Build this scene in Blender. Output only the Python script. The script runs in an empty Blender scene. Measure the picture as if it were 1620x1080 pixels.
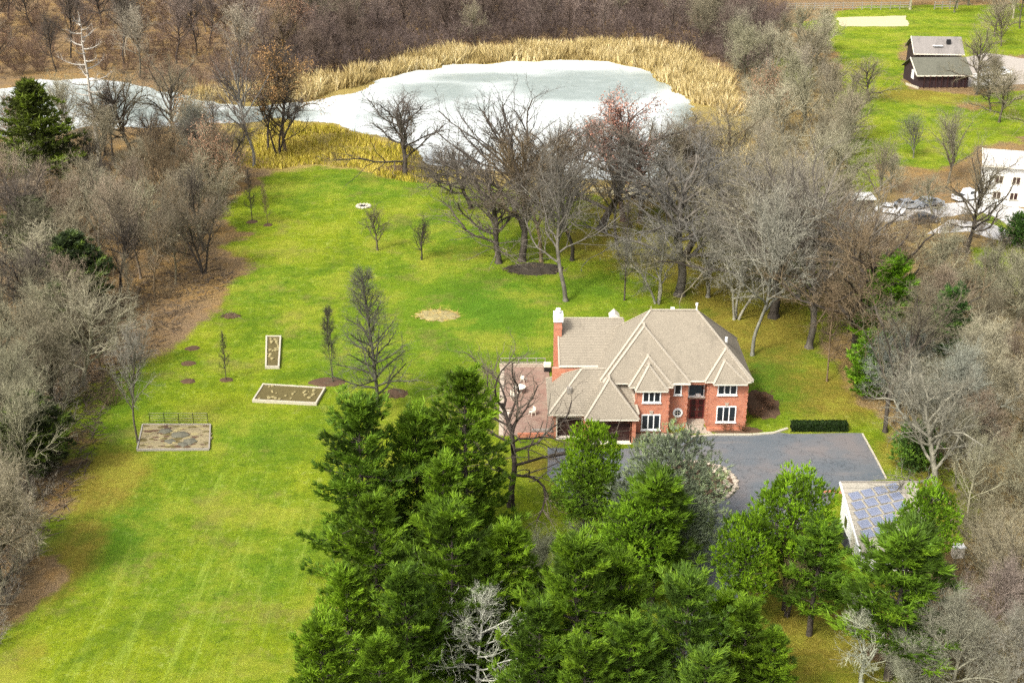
import bpy, math, random
import numpy as np
from mathutils import Vector, Matrix
R = math.radians
sc = bpy.context.scene
COL = sc.collection

# ------------------------------------------------------------------ camera
CAM_H = 64.0; FPX = 2000.0; PITCH = math.atan(900 / FPX)
cam_d = bpy.data.cameras.new('camera'); cam = bpy.data.objects.new('camera', cam_d); COL.objects.link(cam)
cam_d.sensor_width = 36; cam_d.lens = FPX / 1620 * 36
cam_d.clip_start = 0.5; cam_d.clip_end = 6000
cam.location = (0, 0, CAM_H); cam.rotation_euler = (math.pi / 2 - PITCH, 0, 0)
sc.camera = cam
# ------------------------------------------------------------------ sky and sun (thin overcast, light from the left)
SUN_EL, SUN_AZ = R(48), R(-138)        # azimuth from +Y, clockwise positive
w = bpy.data.worlds.new('World'); sc.world = w; w.use_nodes = True
nt = w.node_tree; nt.nodes.clear()
sky = nt.nodes.new('ShaderNodeTexSky'); sky.sky_type = 'NISHITA'; sky.sun_disc = False
sky.sun_elevation = SUN_EL; sky.sun_rotation = SUN_AZ; sky.air_density = 1.0; sky.dust_density = 6; sky.ozone_density = 1.0
hs = nt.nodes.new('ShaderNodeHueSaturation'); hs.inputs['Saturation'].default_value = 0.30
bg = nt.nodes.new('ShaderNodeBackground'); bg.inputs['Strength'].default_value = 0.115
wo = nt.nodes.new('ShaderNodeOutputWorld')
nt.links.new(sky.outputs[0], hs.inputs['Color']); nt.links.new(hs.outputs[0], bg.inputs[0]); nt.links.new(bg.outputs[0], wo.inputs[0])
sd = bpy.data.lights.new('sun', 'SUN'); sd.energy = 1.5; sd.angle = R(10); sd.color = (1, .95, .86)
so = bpy.data.objects.new('sun', sd); COL.objects.link(so)
sdir = Vector((math.sin(SUN_AZ) * math.cos(SUN_EL), math.cos(SUN_AZ) * math.cos(SUN_EL), math.sin(SUN_EL)))
so.rotation_euler = sdir.to_track_quat('Z', 'Y').to_euler(); so.location = (0, 0, 200)
sc.view_settings.view_transform = 'Standard'; sc.view_settings.look = 'None'
sc.view_settings.exposure = 1.32; sc.view_settings.gamma = 1; sc.view_settings.use_curve_mapping = False
sc.cycles.max_bounces = 5; sc.cycles.diffuse_bounces = 3; sc.cycles.transparent_max_bounces = 4
sc.cycles.use_denoising = False

# ------------------------------------------------------------------ survey helpers: photo pixel -> place on the land
cp, sp = math.cos(PITCH), math.sin(PITCH)
def ray(px, py):
    a = (px - 810) / FPX; b = -(py - 540) / FPX
    return a, cp + b * sp, -sp + b * cp
def G(px, py, z=0.0):
    d = ray(px, py); t = (z - CAM_H) / d[2]; return (d[0] * t, d[1] * t)
def ZY(px, py, Y):
    d = ray(px, py); t = Y / d[1]; return (d[0] * t, CAM_H + d[2] * t)
def SC(Y, z=0): return FPX / (Y * cp + (CAM_H - z) * sp)      # photo pixels per metre

# ------------------------------------------------------------------ object helpers
def link(o, parent=None):
    COL.objects.link(o)
    if parent is not None: o.parent = parent
    return o
def tag(o, label=None, cat=None, group=None, kind=None):
    if label: o['label'] = label
    if cat: o['category'] = cat
    if group: o['group'] = group
    if kind: o['kind'] = kind
    return o
def thing(name, loc, label, cat, group=None, rz=0):
    o = bpy.data.objects.new(name, None); o.location = loc; o.rotation_euler = (0, 0, rz); o.empty_display_size = .3
    link(o); return tag(o, label, cat, group)
def mesh_np(name, V, F4=None, F3=None, mats=(), attrs=None, smooth=False):
    """verts (n,3), quads (m,4), tris (k,3) -> mesh, fast"""
    me = bpy.data.meshes.new(name)
    V = np.asarray(V, np.float32)
    parts = []; tot = []
    if F4 is not None and len(F4): parts.append(np.asarray(F4, np.int32).ravel()); tot.append(np.full(len(F4), 4, np.int32))
    if F3 is not None and len(F3): parts.append(np.asarray(F3, np.int32).ravel()); tot.append(np.full(len(F3), 3, np.int32))
    L = np.concatenate(parts); T = np.concatenate(tot)
    me.vertices.add(len(V)); me.vertices.foreach_set('co', V.ravel())
    me.loops.add(len(L)); me.loops.foreach_set('vertex_index', L)
    me.polygons.add(len(T)); st = np.zeros(len(T), np.int32); st[1:] = np.cumsum(T)[:-1]
    me.polygons.foreach_set('loop_start', st); me.polygons.foreach_set('loop_total', T)
    if smooth: me.polygons.foreach_set('use_smooth', np.ones(len(T), bool))
    for k, a in (attrs or {}).items():
        at = me.attributes.new(k, 'FLOAT', 'POINT'); at.data.foreach_set('value', np.asarray(a, np.float32))
    for m in mats: me.materials.append(m)
    me.update(calc_edges=True); me.validate()
    return me

class MB:
    """collects simple solids into one mesh"""
    def __init__(s): s.v = []; s.f = []
    def poly(s, pts, faces):
        b = len(s.v); s.v += [tuple(p) for p in pts]; s.f += [tuple(b + i for i in f) for f in faces]; return s
    def box(s, x0, x1, y0, y1, z0, z1):
        return s.poly([(x0, y0, z0), (x1, y0, z0), (x1, y1, z0), (x0, y1, z0), (x0, y0, z1), (x1, y0, z1), (x1, y1, z1), (x0, y1, z1)],
                      [(0, 3, 2, 1), (4, 5, 6, 7), (0, 1, 5, 4), (1, 2, 6, 5), (2, 3, 7, 6), (3, 0, 4, 7)])
    def bar(s, a, b, wd, hg=None, up=(0, 0, 1)):
        a = Vector(a); b = Vector(b); d = (b - a).normalized(); hg = hg or wd
        sde = d.cross(Vector(up));
        if sde.length < 1e-4: sde = d.cross(Vector((0, 1, 0)))
        sde.normalize(); u = sde.cross(d).normalized(); sde *= wd / 2; u *= hg / 2
        return s.poly([a - sde - u, a + sde - u, a + sde + u, a - sde + u, b - sde - u, b + sde - u, b + sde + u, b - sde + u],
                      [(0, 1, 2, 3), (7, 6, 5, 4), (0, 4, 5, 1), (1, 5, 6, 2), (2, 6, 7, 3), (3, 7, 4, 0)])
    def cyl(s, x, y, z0, z1, r0, r1=None, n=12):
        r1 = r0 if r1 is None else r1
        p = [(x + r0 * math.cos(2 * math.pi * i / n), y + r0 * math.sin(2 * math.pi * i / n), z0) for i in range(n)]
        p += [(x + r1 * math.cos(2 * math.pi * i / n), y + r1 * math.sin(2 * math.pi * i / n), z1) for i in range(n)]
        return s.poly(p, [tuple(range(n - 1, -1, -1)), tuple(range(n, 2 * n))] + [(i, (i + 1) % n, n + (i + 1) % n, n + i) for i in range(n)])
    def build(s, name, mat, parent=None, bevel=0):
        me = bpy.data.meshes.new(name); me.from_pydata(s.v, [], s.f); me.materials.append(mat); me.update()
        o = bpy.data.objects.new(name, me); link(o, parent)
        if bevel:
            m = o.modifiers.new('bevel', 'BEVEL'); m.width = bevel; m.segments = 2; m.limit_method = 'ANGLE'
        return o
def boxo(name, mat, parent, *b, bevel=0): return MB().box(*b).build(name, mat, parent, bevel)

# ------------------------------------------------------------------ materials
class NT:
    def __init__(s, name, rough=.8, spec=.3):
        s.m = bpy.data.materials.new(name); s.m.use_nodes = True; s.t = s.m.node_tree; s.b = s.t.nodes['Principled BSDF']
        s.b.inputs['Roughness'].default_value = rough; s.b.inputs['Specular IOR Level'].default_value = spec
        s.co = None
    def n(s, ty, **kw):
        x = s.t.nodes.new(ty)
        for k, v in kw.items(): setattr(x, k, v)
        return x
    def l(s, a, b): s.t.links.new(a, b)
    def coord(s, which='Object'):
        return s.n('ShaderNodeTexCoord').outputs[which]
    def noise(s, scale, detail=4, rough=.6, vec=None, stretch=None):
        v = vec or s.coord()
        if stretch:
            mp = s.n('ShaderNodeMapping'); mp.inputs['Scale'].default_value = stretch; s.l(v, mp.inputs[0]); v = mp.outputs[0]
        x = s.n('ShaderNodeTexNoise'); x.inputs['Scale'].default_value = scale; x.inputs['Detail'].default_value = detail
        x.inputs['Roughness'].default_value = rough; s.l(v, x.inputs['Vector']); return x.outputs['Fac']
    def ramp(s, fac, stops):
        x = s.n('ShaderNodeValToRGB'); e = x.color_ramp.elements
        while len(e) < len(stops): e.new(.5)
        for k, (p, c) in enumerate(stops): e[k].position = p; e[k].color = (*c, 1) if len(c) == 3 else c
        s.l(fac, x.inputs[0]); return x.outputs[0]
    def rng(s, fac, a, b, c=0, d=1):
        x = s.n('ShaderNodeMapRange'); x.inputs[1].default_value = a; x.inputs[2].default_value = b; x.inputs[3].default_value = c; x.inputs[4].default_value = d
        x.interpolation_type = 'SMOOTHSTEP'; s.l(fac, x.inputs[0]); return x.outputs[0]
    def mix(s, f, a, b, mode='MIX'):
        x = s.n('ShaderNodeMix', data_type='RGBA', blend_type=mode)
        for sock, v in ((x.inputs[0], f), (x.inputs[6], a), (x.inputs[7], b)):
            if isinstance(v, (int, float)): sock.default_value = v
            elif isinstance(v, tuple): sock.default_value = (*v, 1)
            else: s.l(v, sock)
        return x.outputs[2]
    def math(s, op, a, b=0.0):
        x = s.n('ShaderNodeMath', operation=op)
        for i, v in enumerate((a, b)):
            if isinstance(v, (int, float)): x.inputs[i].default_value = v
            else: s.l(v, x.inputs[i])
        return x.outputs[0]
    def attr(s, name):
        x = s.n('ShaderNodeAttribute'); x.attribute_name = name; return x.outputs['Fac']
    def bump(s, h, st=.5, dist=.05):
        x = s.n('ShaderNodeBump'); x.inputs['Strength'].default_value = st; x.inputs['Distance'].default_value = dist
        s.l(h, x.inputs['Height']); s.l(x.outputs[0], s.b.inputs['Normal'])
    def col(s, c):
        if isinstance(c, tuple): s.b.inputs['Base Color'].default_value = (*c, 1)
        else: s.l(c, s.b.inputs['Base Color'])
        return s

def mat_plain(name, c, rough=.7, var=.18, scale=3, spec=.3, metal=0, bump=0):
    t = NT(name, rough, spec); n = t.noise(scale, 6, .7)
    t.col(t.mix(n, tuple(x * (1 - var) for x in c), tuple(min(1, x * (1 + var)) for x in c))); t.b.inputs['Metallic'].default_value = metal
    if bump: t.bump(n, bump)
    return t.m

# brick: courses of red-orange brick with pale joints
def mat_brick():
    t = NT('brick', .85, .2); co = t.coord()
    sx = t.n('ShaderNodeSeparateXYZ'); t.l(co, sx.inputs[0])
    cb = t.n('ShaderNodeCombineXYZ'); t.l(t.math('ADD', sx.outputs[0], sx.outputs[1]), cb.inputs[0]); t.l(sx.outputs[2], cb.inputs[1])
    bk = t.n('ShaderNodeTexBrick'); t.l(cb.outputs[0], bk.inputs['Vector'])
    bk.inputs['Scale'].default_value = 1; bk.inputs['Brick Width'].default_value = .30; bk.inputs['Row Height'].default_value = .10
    bk.inputs['Mortar Size'].default_value = .010
    bk.inputs['Color1'].default_value = (.50, .165, .080, 1); bk.inputs['Color2'].default_value = (.36, .105, .055, 1); bk.inputs['Mortar'].default_value = (.42, .30, .24, 1)
    n = t.noise(1.3, 5, .7); n2 = t.noise(7, 3, .8)
    c = t.mix(t.rng(n2, .45, .7), bk.outputs[0], (.50, .22, .13)); c = t.mix(t.rng(n, .5, .75), c, (.27, .09, .055))
    t.col(c); t.bump(bk.outputs['Fac'], -.4, .02); return t.m
def mat_roof(name, a, b):
    t = NT(name, .9, .15); n = t.noise(1.2, 6, .75); n2 = t.noise(14, 3, .8, stretch=(1, 1, 3)); n3 = t.noise(4, 3, .8)
    n4 = t.noise(.35, 5, .75, stretch=(1, .5, .35)); c = t.mix(n, a, b); c = t.mix(t.rng(n4, .50, .68, 0, .5), c, tuple(x * .6 for x in a)); c = t.mix(t.rng(n2, .35, .65), c, t.mix(.5, c, tuple(x * .62 for x in a))); c = t.mix(t.rng(n3, .55, .75, 0, .5), c, tuple(min(1, x * 1.35) for x in b))
    wv = t.n('ShaderNodeTexWave', bands_direction='Z'); wv.inputs['Scale'].default_value = 1.9; wv.inputs['Distortion'].default_value = 1.2; wv.inputs['Detail'].default_value = 3
    t.l(t.coord(), wv.inputs[0]); c = t.mix(t.rng(wv.outputs['Fac'], .0, .25, .45, 0), c, tuple(x * .55 for x in a))
    t.col(c); t.bump(n2, .6, .03); return t.m
def mat_bark():
    t = NT('bark', .9, .15); oi = t.n('ShaderNodeObjectInfo'); n = t.noise(2.5, 4, .7, stretch=(1, 1, .35))
    rv = t.rng(oi.outputs['Random'], 0, 1, .8, 1.25)
    vm = t.n('ShaderNodeVectorMath', operation='SCALE'); t.l(oi.outputs['Color'], vm.inputs[0]); t.l(t.math('MULTIPLY', rv, t.rng(n, .25, .75, .6, 1.5)), vm.inputs['Scale'])
    t.l(vm.outputs[0], t.b.inputs['Base Color']); return t.m
def mat_needles(name='needles', tr=.25):
    t = NT(name, .65, .25); oi = t.n('ShaderNodeObjectInfo'); tint = t.attr('tint')
    vm = t.n('ShaderNodeVectorMath', operation='SCALE'); t.l(oi.outputs['Color'], vm.inputs[0])
    t.l(t.math('MULTIPLY', t.rng(tint, 0, 1, .45, 1.85), t.rng(oi.outputs['Random'], 0, 1, .88, 1.14)), vm.inputs['Scale'])
    c = t.mix(t.rng(tint, .5, 1.0, 0, .55), vm.outputs[0], (.20, .30, .012), 'MIX')
    t.col(c)
    if tr:
        td = t.n('ShaderNodeBsdfTranslucent'); t.l(c, td.inputs[0]); mx = t.n('ShaderNodeMixShader'); mx.inputs[0].default_value = tr
        t.l(t.b.outputs[0], mx.inputs[1]); t.l(td.outputs[0], mx.inputs[2]); t.l(mx.outputs[0], t.t.nodes['Material Output'].inputs[0])
    return t.m
def mat_leaf(name):
    t = NT(name, .8, .15); oi = t.n('ShaderNodeObjectInfo'); tint = t.attr('tint')
    vm = t.n('ShaderNodeVectorMath', operation='SCALE'); t.l(oi.outputs['Color'], vm.inputs[0]); t.l(t.rng(tint, 0, 1, .5, 1.6), vm.inputs['Scale'])
    t.l(vm.outputs[0], t.b.inputs['Base Color']); return t.m
M = {}
M['brick'] = mat_brick()
M['roof'] = mat_roof('shingles', (.225, .195, .150), (.335, .290, .220))
M['ridge'] = mat_plain('ridge_shingles', (.37, .325, .255), .9, .2, 6)
M['white'] = mat_plain('white_paint', (.80, .80, .77), .5, .06)
M['cream'] = mat_plain('cream_paint', (.66, .61, .50), .6, .1)
M['stone'] = mat_plain('pale_stone', (.38, .32, .25), .85, .3, 4, bump=.4)
M['glass'] = mat_plain('window_glass', (.012, .018, .022), .08, .3, 2, spec=.7)
M['bigglass'] = mat_plain('blue_glass', (.006, .022, .035), .06, .5, 1.5, spec=.7)
M['darkwood'] = mat_plain('dark_brown_wood', (.030, .011, .010), .5, .4, 3)
M['doorred'] = mat_plain('maroon_wood', (.11, .022, .022), .5, .5, 5)
M['black'] = mat_plain('black_metal', (.015, .015, .016), .5, .3)
M['steel'] = mat_plain('bare_steel', (.6, .6, .62), .35, .1, metal=.9)
M['bark'] = mat_bark(); M['needles'] = mat_needles(); M['leaf'] = mat_leaf('dry_leaves')
M['barnwall'] = mat_plain('dark_plum_boards', (.038, .022, .024), .8, .4, 2)
M['barnroof'] = mat_roof('weathered_shingles', (.11, .11, .085), (.17, .165, .125))
M['greyroof'] = mat_roof('grey_pink_shingles', (.215, .195, .18), (.29, .265, .24))
M['paleroof'] = mat_roof('pale_shingles', (.50, .48, .45), (.62, .60, .56))
M['shedroof'] = mat_roof('sand_shingles', (.31, .285, .23), (.40, .365, .30))
M['siding'] = mat_plain('white_siding', (.76, .76, .73), .6, .08, 2)
M['mud'] = mat_plain('bark_mulch', (.085, .050, .028), .95, .5, 8, bump=.8)
M['timber'] = mat_plain('whitewashed_timber', (.43, .39, .30), .8, .2, 5)
M['greywood'] = mat_plain('weathered_grey_wood', (.26, .235, .20), .85, .25, 6)
M['tyre'] = mat_plain('rubber', (.02, .02, .02), .8, .2)
def mat_patio():
    t = NT('pink_pavers', .9, .2); bk = t.n('ShaderNodeTexBrick'); t.l(t.coord(), bk.inputs[0]); bk.inputs['Scale'].default_value = 1
    bk.inputs['Brick Width'].default_value = .4; bk.inputs['Row Height'].default_value = .2; bk.inputs['Mortar Size'].default_value = .012
    bk.inputs['Color1'].default_value = (.25, .165, .13, 1); bk.inputs['Color2'].default_value = (.21, .125, .095, 1); bk.inputs['Mortar'].default_value = (.20, .15, .12, 1)
    c = t.mix(t.rng(t.noise(.7, 5, .7), .4, .7), bk.outputs[0], (.27, .20, .15)); t.col(c); return t.m
M['patio'] = mat_patio()
def mat_asphalt():
    t = NT('asphalt', .8, .35); n = t.noise(.16, 5, .6); n2 = t.noise(9, 3, .9); n3 = t.noise(1.1, 6, .8)
    c = t.ramp(n, [(.35, (.060, .088, .108)), (.50, (.100, .116, .128)), (.66, (.150, .134, .128))])
    c = t.mix(t.rng(n2, .3, .7, 0, .6), c, (.15, .14, .14)); c = t.mix(t.rng(n3, .55, .8, 0, .55), c, (.045, .052, .058))
    vo = t.n('ShaderNodeTexVoronoi', feature='DISTANCE_TO_EDGE'); vo.inputs['Scale'].default_value = .22; nz = t.n('ShaderNodeTexNoise'); nz.inputs['Scale'].default_value = .6; nz.inputs['Detail'].default_value = 5
    t.l(t.coord(), nz.inputs[0]); mv = t.n('ShaderNodeMix', data_type='VECTOR'); mv.inputs[0].default_value = .25; t.l(t.coord(), mv.inputs[4]); ad = t.n('ShaderNodeVectorMath', operation='SCALE'); ad.inputs['Scale'].default_value = 9; t.l(nz.outputs['Color'], ad.inputs[0])
    av = t.n('ShaderNodeVectorMath', operation='ADD'); t.l(t.coord(), av.inputs[0]); t.l(ad.outputs[0], av.inputs[1]); t.l(av.outputs[0], vo.inputs['Vector'])
    c = t.mix(t.rng(vo.outputs['Distance'], .0, .016, .75, 0), c, (.028, .03, .032)); n9 = t.noise(.5, 4, .6, stretch=(.25, 1.5, 1)); c = t.mix(t.rng(n9, .55, .7, 0, .4), c, (.19, .17, .155))
    t.col(c); t.bump(n2, .3, .02); return t.m
M['asphalt'] = mat_asphalt()
def mat_solar():
    t = NT('solar_cells', .22, .5); wv = t.n('ShaderNodeTexBrick'); wv.offset = 0; t.l(t.coord(), wv.inputs[0])
    wv.inputs['Scale'].default_value = 1; wv.inputs['Brick Width'].default_value = .2; wv.inputs['Row Height'].default_value = .2; wv.inputs['Mortar Size'].default_value = .006
    wv.inputs['Color1'].default_value = (.13, .15, .21, 1); wv.inputs['Color2'].default_value = (.17, .19, .26, 1); wv.inputs['Mortar'].default_value = (.4, .42, .5, 1)
    t.col(wv.outputs[0]); return t.m
M['solar'] = mat_solar()
def mat_gravel(name, a, b):
    t = NT(name, .95, .1); c = t.mix(t.noise(2.5, 8, .8), a, b); t.col(c); t.bump(t.noise(8, 4, .8), .5, .05); return t.m
M['gravel'] = mat_gravel('gravel', (.26, .23, .20), (.42, .38, .33))
M['sand'] = mat_gravel('riding_sand', (.36, .33, .20), (.50, .45, .29))
M['concrete'] = mat_gravel('road_surface', (.38, .37, .35), (.52, .50, .48))

def mat_ground():
    """grass, dormant grass, straw and leaf litter; which grows where is surveyed per vertex"""
    t = NT('grass_and_leaf_litter', .95, .08)
    lawn, dry, lush, rough = t.attr('lawn'), t.attr('dry'), t.attr('lush'), t.attr('rough')
    n1 = t.noise(.045, 5, .65); n2 = t.noise(.35, 6, .72); n3 = t.noise(2.2, 5, .8); n4 = t.noise(.9, 6, .75, stretch=(1, .28, 1)); n5 = t.noise(9, 3, .9)
    g = t.ramp(n2, [(.28, (.068, .135, .006)), (.42, (.128, .205, .006)), (.56, (.195, .265, .010)), (.70, (.310, .345, .025))])
    g = t.mix(t.rng(n1, .42, .58, 0, .6), g, (.24, .29, .008))
    g = t.mix(t.rng(n3, .50, .78, 0, .55), g, (.28, .35, .030))
    g = t.mix(t.rng(n3, .50, .30, 0, .7), g, (.036, .080, .005))
    n10 = t.noise(.75, 8, .88); g = t.mix(t.rng(n10, .53, .64, 0, .75), g, (.38, .43, .095)); g = t.mix(t.rng(n10, .47, .36, 0, .75), g, (.045, .080, .006))
    n8 = t.noise(1.6, 6, .85, stretch=(.35, 1.4, 1)); g = t.mix(t.rng(n8, .56, .68, 0, .6), g, (.075, .085, .012)); g = t.mix(t.rng(n8, .45, .34, 0, .55), g, (.31, .35, .06))
    g = t.mix(t.rng(n4, .56, .72, 0, .55), g, (.33, .39, .07))
    g = t.mix(t.math('MULTIPLY', lush, .8), g, t.mix(n3, (.035, .125, .006), (.085, .235, .018)))
    g = t.mix(t.rng(t.noise(.13, 6, .75), .52, .66, 0, .6), g, t.mix(n3, (.13, .105, .025), (.30, .27, .08)))
    d = t.ramp(n3, [(.25, (.125, .088, .014)), (.5, (.225, .165, .026)), (.75, (.34, .26, .06))])
    dm = t.math('ADD', dry, t.math('MULTIPLY', t.math('SUBTRACT', n2, .5), .9))
    g = t.mix(t.rng(dm, .34, .85, 0, .85), g, d)
    n6 = t.noise(.5, 5, .8, stretch=(1.9, .09, 1)); n7 = t.noise(.11, 5, .7)
    g = t.mix(t.math('MULTIPLY', t.rng(n6, .50, .70, 0, .70), t.attr('streak')), g, (.36, .46, .07))
    g = t.mix(t.rng(n7, .48, .66, 0, .6), g, t.mix(n3, (.21, .25, .012), (.42, .40, .06))); g = t.mix(t.rng(n7, .50, .34, 0, .5), g, (.060, .130, .006))
    li = t.ramp(n3, [(.25, (.085, .052, .020)), (.42, (.21, .135, .055)), (.58, (.33, .215, .090)), (.75, (.46, .35, .20))])
    li = t.mix(t.rng(n2, .45, .65, 0, .6), li, (.42, .235, .060)); li = t.mix(t.rng(n1, .35, .65, 0, .5), li, t.mix(n3, (.10, .07, .055), (.30, .22, .17)))
    st = t.mix(n3, (.24, .17, .05), (.46, .36, .12))
    base = t.mix(rough, li, st)
    lm = t.math('ADD', lawn, t.math('MULTIPLY', t.math('SUBTRACT', t.math('ADD', t.math('MULTIPLY', n2, .6), t.math('MULTIPLY', n3, .4)), .5), 1.5))
    c = t.mix(t.rng(lm, .36, .64), base, g)
    c = t.mix(t.rng(n5, .3, .65, .45, 0), c, (.02, .025, .006))
    t.col(c); h = t.math('ADD', n5, n3); t.bump(h, .9, .12); return t.m
M['ground'] = mat_ground()
def mat_ice():
    t = NT('pond_ice', .35, .4); wet = t.attr('wet'); n = t.noise(.05, 6, .6, stretch=(1, 1.6, 1)); n2 = t.noise(.35, 6, .7)
    f = t.math('ADD', wet, t.math('MULTIPLY', t.math('SUBTRACT', n, .5), 1.0))
    c = t.mix(t.rng(f, .20, .80), (.60, .635, .615), t.mix(n2, (.17, .21, .19), (.29, .325, .295)))
    c = t.mix(t.rng(n2, .50, .70, 0, .7), c, (.30, .34, .32)); c = t.mix(t.rng(t.noise(1.2, 5, .8, stretch=(1, 2.2, 1)), .55, .7, 0, .35), c, (.72, .74, .73))
    vo = t.n('ShaderNodeTexVoronoi', feature='DISTANCE_TO_EDGE'); vo.inputs['Scale'].default_value = .055; t.l(t.coord(), vo.inputs['Vector']); c = t.mix(t.rng(vo.outputs['Distance'], 0, .02, .5, 0), c, (.24, .28, .27)); t.col(c); return t.m
M['ice'] = mat_ice()
def mat_reed():
    t = NT('dry_reeds', .9, .1); t.col(t.ramp(t.attr('tint'), [(0, (.17, .12, .045)), (.35, (.37, .28, .11)), (.75, (.54, .43, .20)), (1, (.68, .58, .34))])); return t.m
M['reed'] = mat_reed()
def mat_weed():
    t = NT('yellow_weeds', .9, .1); t.col(t.ramp(t.attr('tint'), [(0, (.17, .17, .012)), (.45, (.40, .33, .04)), (1, (.60, .48, .12))])); return t.m
M['weed'] = mat_weed()

# ------------------------------------------------------------------ land: polygons and masks in metres
def poly_w(pts): return np.array([G(*p) for p in pts])
def sdist(P, poly):
    """signed distance (positive inside) of points P (n,2) to polygon"""
    x, y = P[:, 0], P[:, 1]; d = np.full(len(P), 1e9); ins = np.zeros(len(P), bool); n = len(poly)
    for i in range(n):
        a = poly[i]; b = poly[(i + 1) % n]; e = b - a
        t = np.clip(((x - a[0]) * e[0] + (y - a[1]) * e[1]) / max(1e-9, e @ e), 0, 1)
        d = np.minimum(d, np.hypot(x - a[0] - t * e[0], y - a[1] - t * e[1]))
        c = ((a[1] > y) != (b[1] > y))
        with np.errstate(divide='ignore', invalid='ignore'):
            ins ^= c & (x < (b[0] - a[0]) * (y - a[1]) / (b[1] - a[1] + 1e-12) + a[0])
    return np.where(ins, d, -d)
def vnoise(P, s, seed=0):
    q = P / s; i = np.floor(q).astype(np.int64); f = q - i; f = f * f * (3 - 2 * f)
    def h(a, b):
        v = (a * 374761393 + b * 668265263 + seed * 1442695) & 0x7fffffff; v = ((v ^ (v >> 13)) * 1274126177) & 0x7fffffff
        return ((v ^ (v >> 16)) & 0xffff) / 65535.
    a = h(i[:, 0], i[:, 1]); b = h(i[:, 0] + 1, i[:, 1]); c = h(i[:, 0], i[:, 1] + 1); d = h(i[:, 0] + 1, i[:, 1] + 1)
    return (a * (1 - f[:, 0]) + b * f[:, 0]) * (1 - f[:, 1]) + (c * (1 - f[:, 0]) + d * f[:, 0]) * f[:, 1]
def sstep(x, a, b): t = np.clip((x - a) / (b - a), 0, 1); return t * t * (3 - 2 * t)
def blobs(P, L):
    o = np.zeros(len(P))
    for px, py, rx, ry, wt in L:
        c = G(px, py); S = SC(c[1]); dep = math.sin(math.atan2(CAM_H, c[1]))
        u = (P[:, 0] - c[0]) / (rx / S); v = (P[:, 1] - c[1]) / (ry / (S * dep))
        o = np.maximum(o, wt * np.exp(-(u * u + v * v) * .9))
    return o
LAWN = [poly_w([(392, 300), (440, 272), (500, 262), (560, 268), (640, 282), (720, 290), (800, 296), (900, 300), (1000, 318), (1100, 330), (1230, 360), (1270, 440), (1300, 520),
                (1330, 600), (1400, 660), (1450, 730), (1530, 760), (1500, 800), (1470, 900), (1420, 1000), (1400, 1200), (-10, 1200), (10, 1060), (60, 985), (110, 900), (95, 800), (120, 730), (140, 660),
                (205, 600), (245, 560), (300, 525), (345, 490), (380, 455), (382, 400), (372, 360), (378, 325)]),
        poly_w([(1380, 10), (1620, 8), (1700, 60), (1640, 75), (1540, 100), (1500, 70), (1440, 66), (1425, 100), (1330, 100), (1300, 50), (1250, 40)]),
        poly_w([(1345, 190), (1400, 150), (1470, 150), (1540, 180), (1660, 150), (1640, 215), (1540, 235), (1480, 270), (1400, 260), (1350, 330), (1310, 300)]),
        poly_w([(1200, 110), (1260, 80), (1290, 120), (1240, 140)]), poly_w([(1330, 95), (1440, 95), (1435, 140), (1540, 150), (1640, 140), (1640, 165), (1400, 165), (1320, 180)]), poly_w([(1260, 300), (1350, 290), (1340, 420), (1260, 460), (1190, 400)]),
        poly_w([(1560, 400), (1640, 400), (1660, 470), (1590, 470), (1545, 430)]), poly_w([(1555, 330), (1625, 345), (1640, 400), (1600, 398)])]
DRY = [(420, 380, 60, 40, .45), (600, 330, 120, 30, .35), (720, 400, 130, 40, .5), (1150, 440, 120, 75, 1.0), (1240, 560, 60, 60, .5), (1300, 640, 90, 45, .75), (1010, 340, 130, 40, 1.0), (1080, 400, 110, 70, 1.0), (940, 385, 110, 45, .8), (1180, 480, 100, 100, 1.3), (1060, 380, 160, 60, 1.2), (160, 760, 90, 70, 1.0), (110, 880, 60, 90, 1.0), (255, 520, 60, 40, .8), (1320, 620, 90, 60, .9), (1250, 600, 60, 50, .7), (860, 330, 80, 30, .5),
       (690, 498, 60, 14, .5), (200, 790, 100, 50, .55), (250, 560, 70, 60, .5), (300, 480, 80, 50, .75), (350, 420, 60, 40, .8), (120, 860, 50, 90, .7), (430, 810, 110, 45, .25), (350, 640, 80, 60, .3), (330, 560, 50, 30, .35),
       (1300, 1000, 130, 110, 1.0), (1420, 900, 80, 120, .9), (1440, 720, 70, 40, .9), (1480, 790, 60, 50, 1.0), (1200, 650, 30, 20, .7), (850, 735, 40, 22, .9), (40, 1040, 50, 60, .6), (540, 900, 40, 30, .7),
       (1460, 150, 110, 18, .9), (1360, 110, 60, 30, .6), (1300, 380, 80, 80, .8), (1230, 380, 60, 40, 1.0), (210, 700, 120, 30, .45)]
LUSH = [(760, 490, 170, 80, .9), (860, 560, 80, 40, .8), (1190, 590, 70, 50, .9), (930, 455, 70, 24, .7), (600, 290, 130, 24, .6), (800, 430, 130, 30, .5), (560, 555, 90, 40, .7), (680, 570, 90, 40, .5), (1260, 690, 60, 30, .4),
        (400, 690, 100, 35, .6), (350, 770, 90, 25, .35), (190, 860, 70, 70, .75), (180, 640, 40, 40, .6), (410, 450, 60, 40, .4), (450, 900, 130, 60, .35), (320, 940, 160, 70, .3), (700, 360, 70, 20, .5)]
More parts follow.
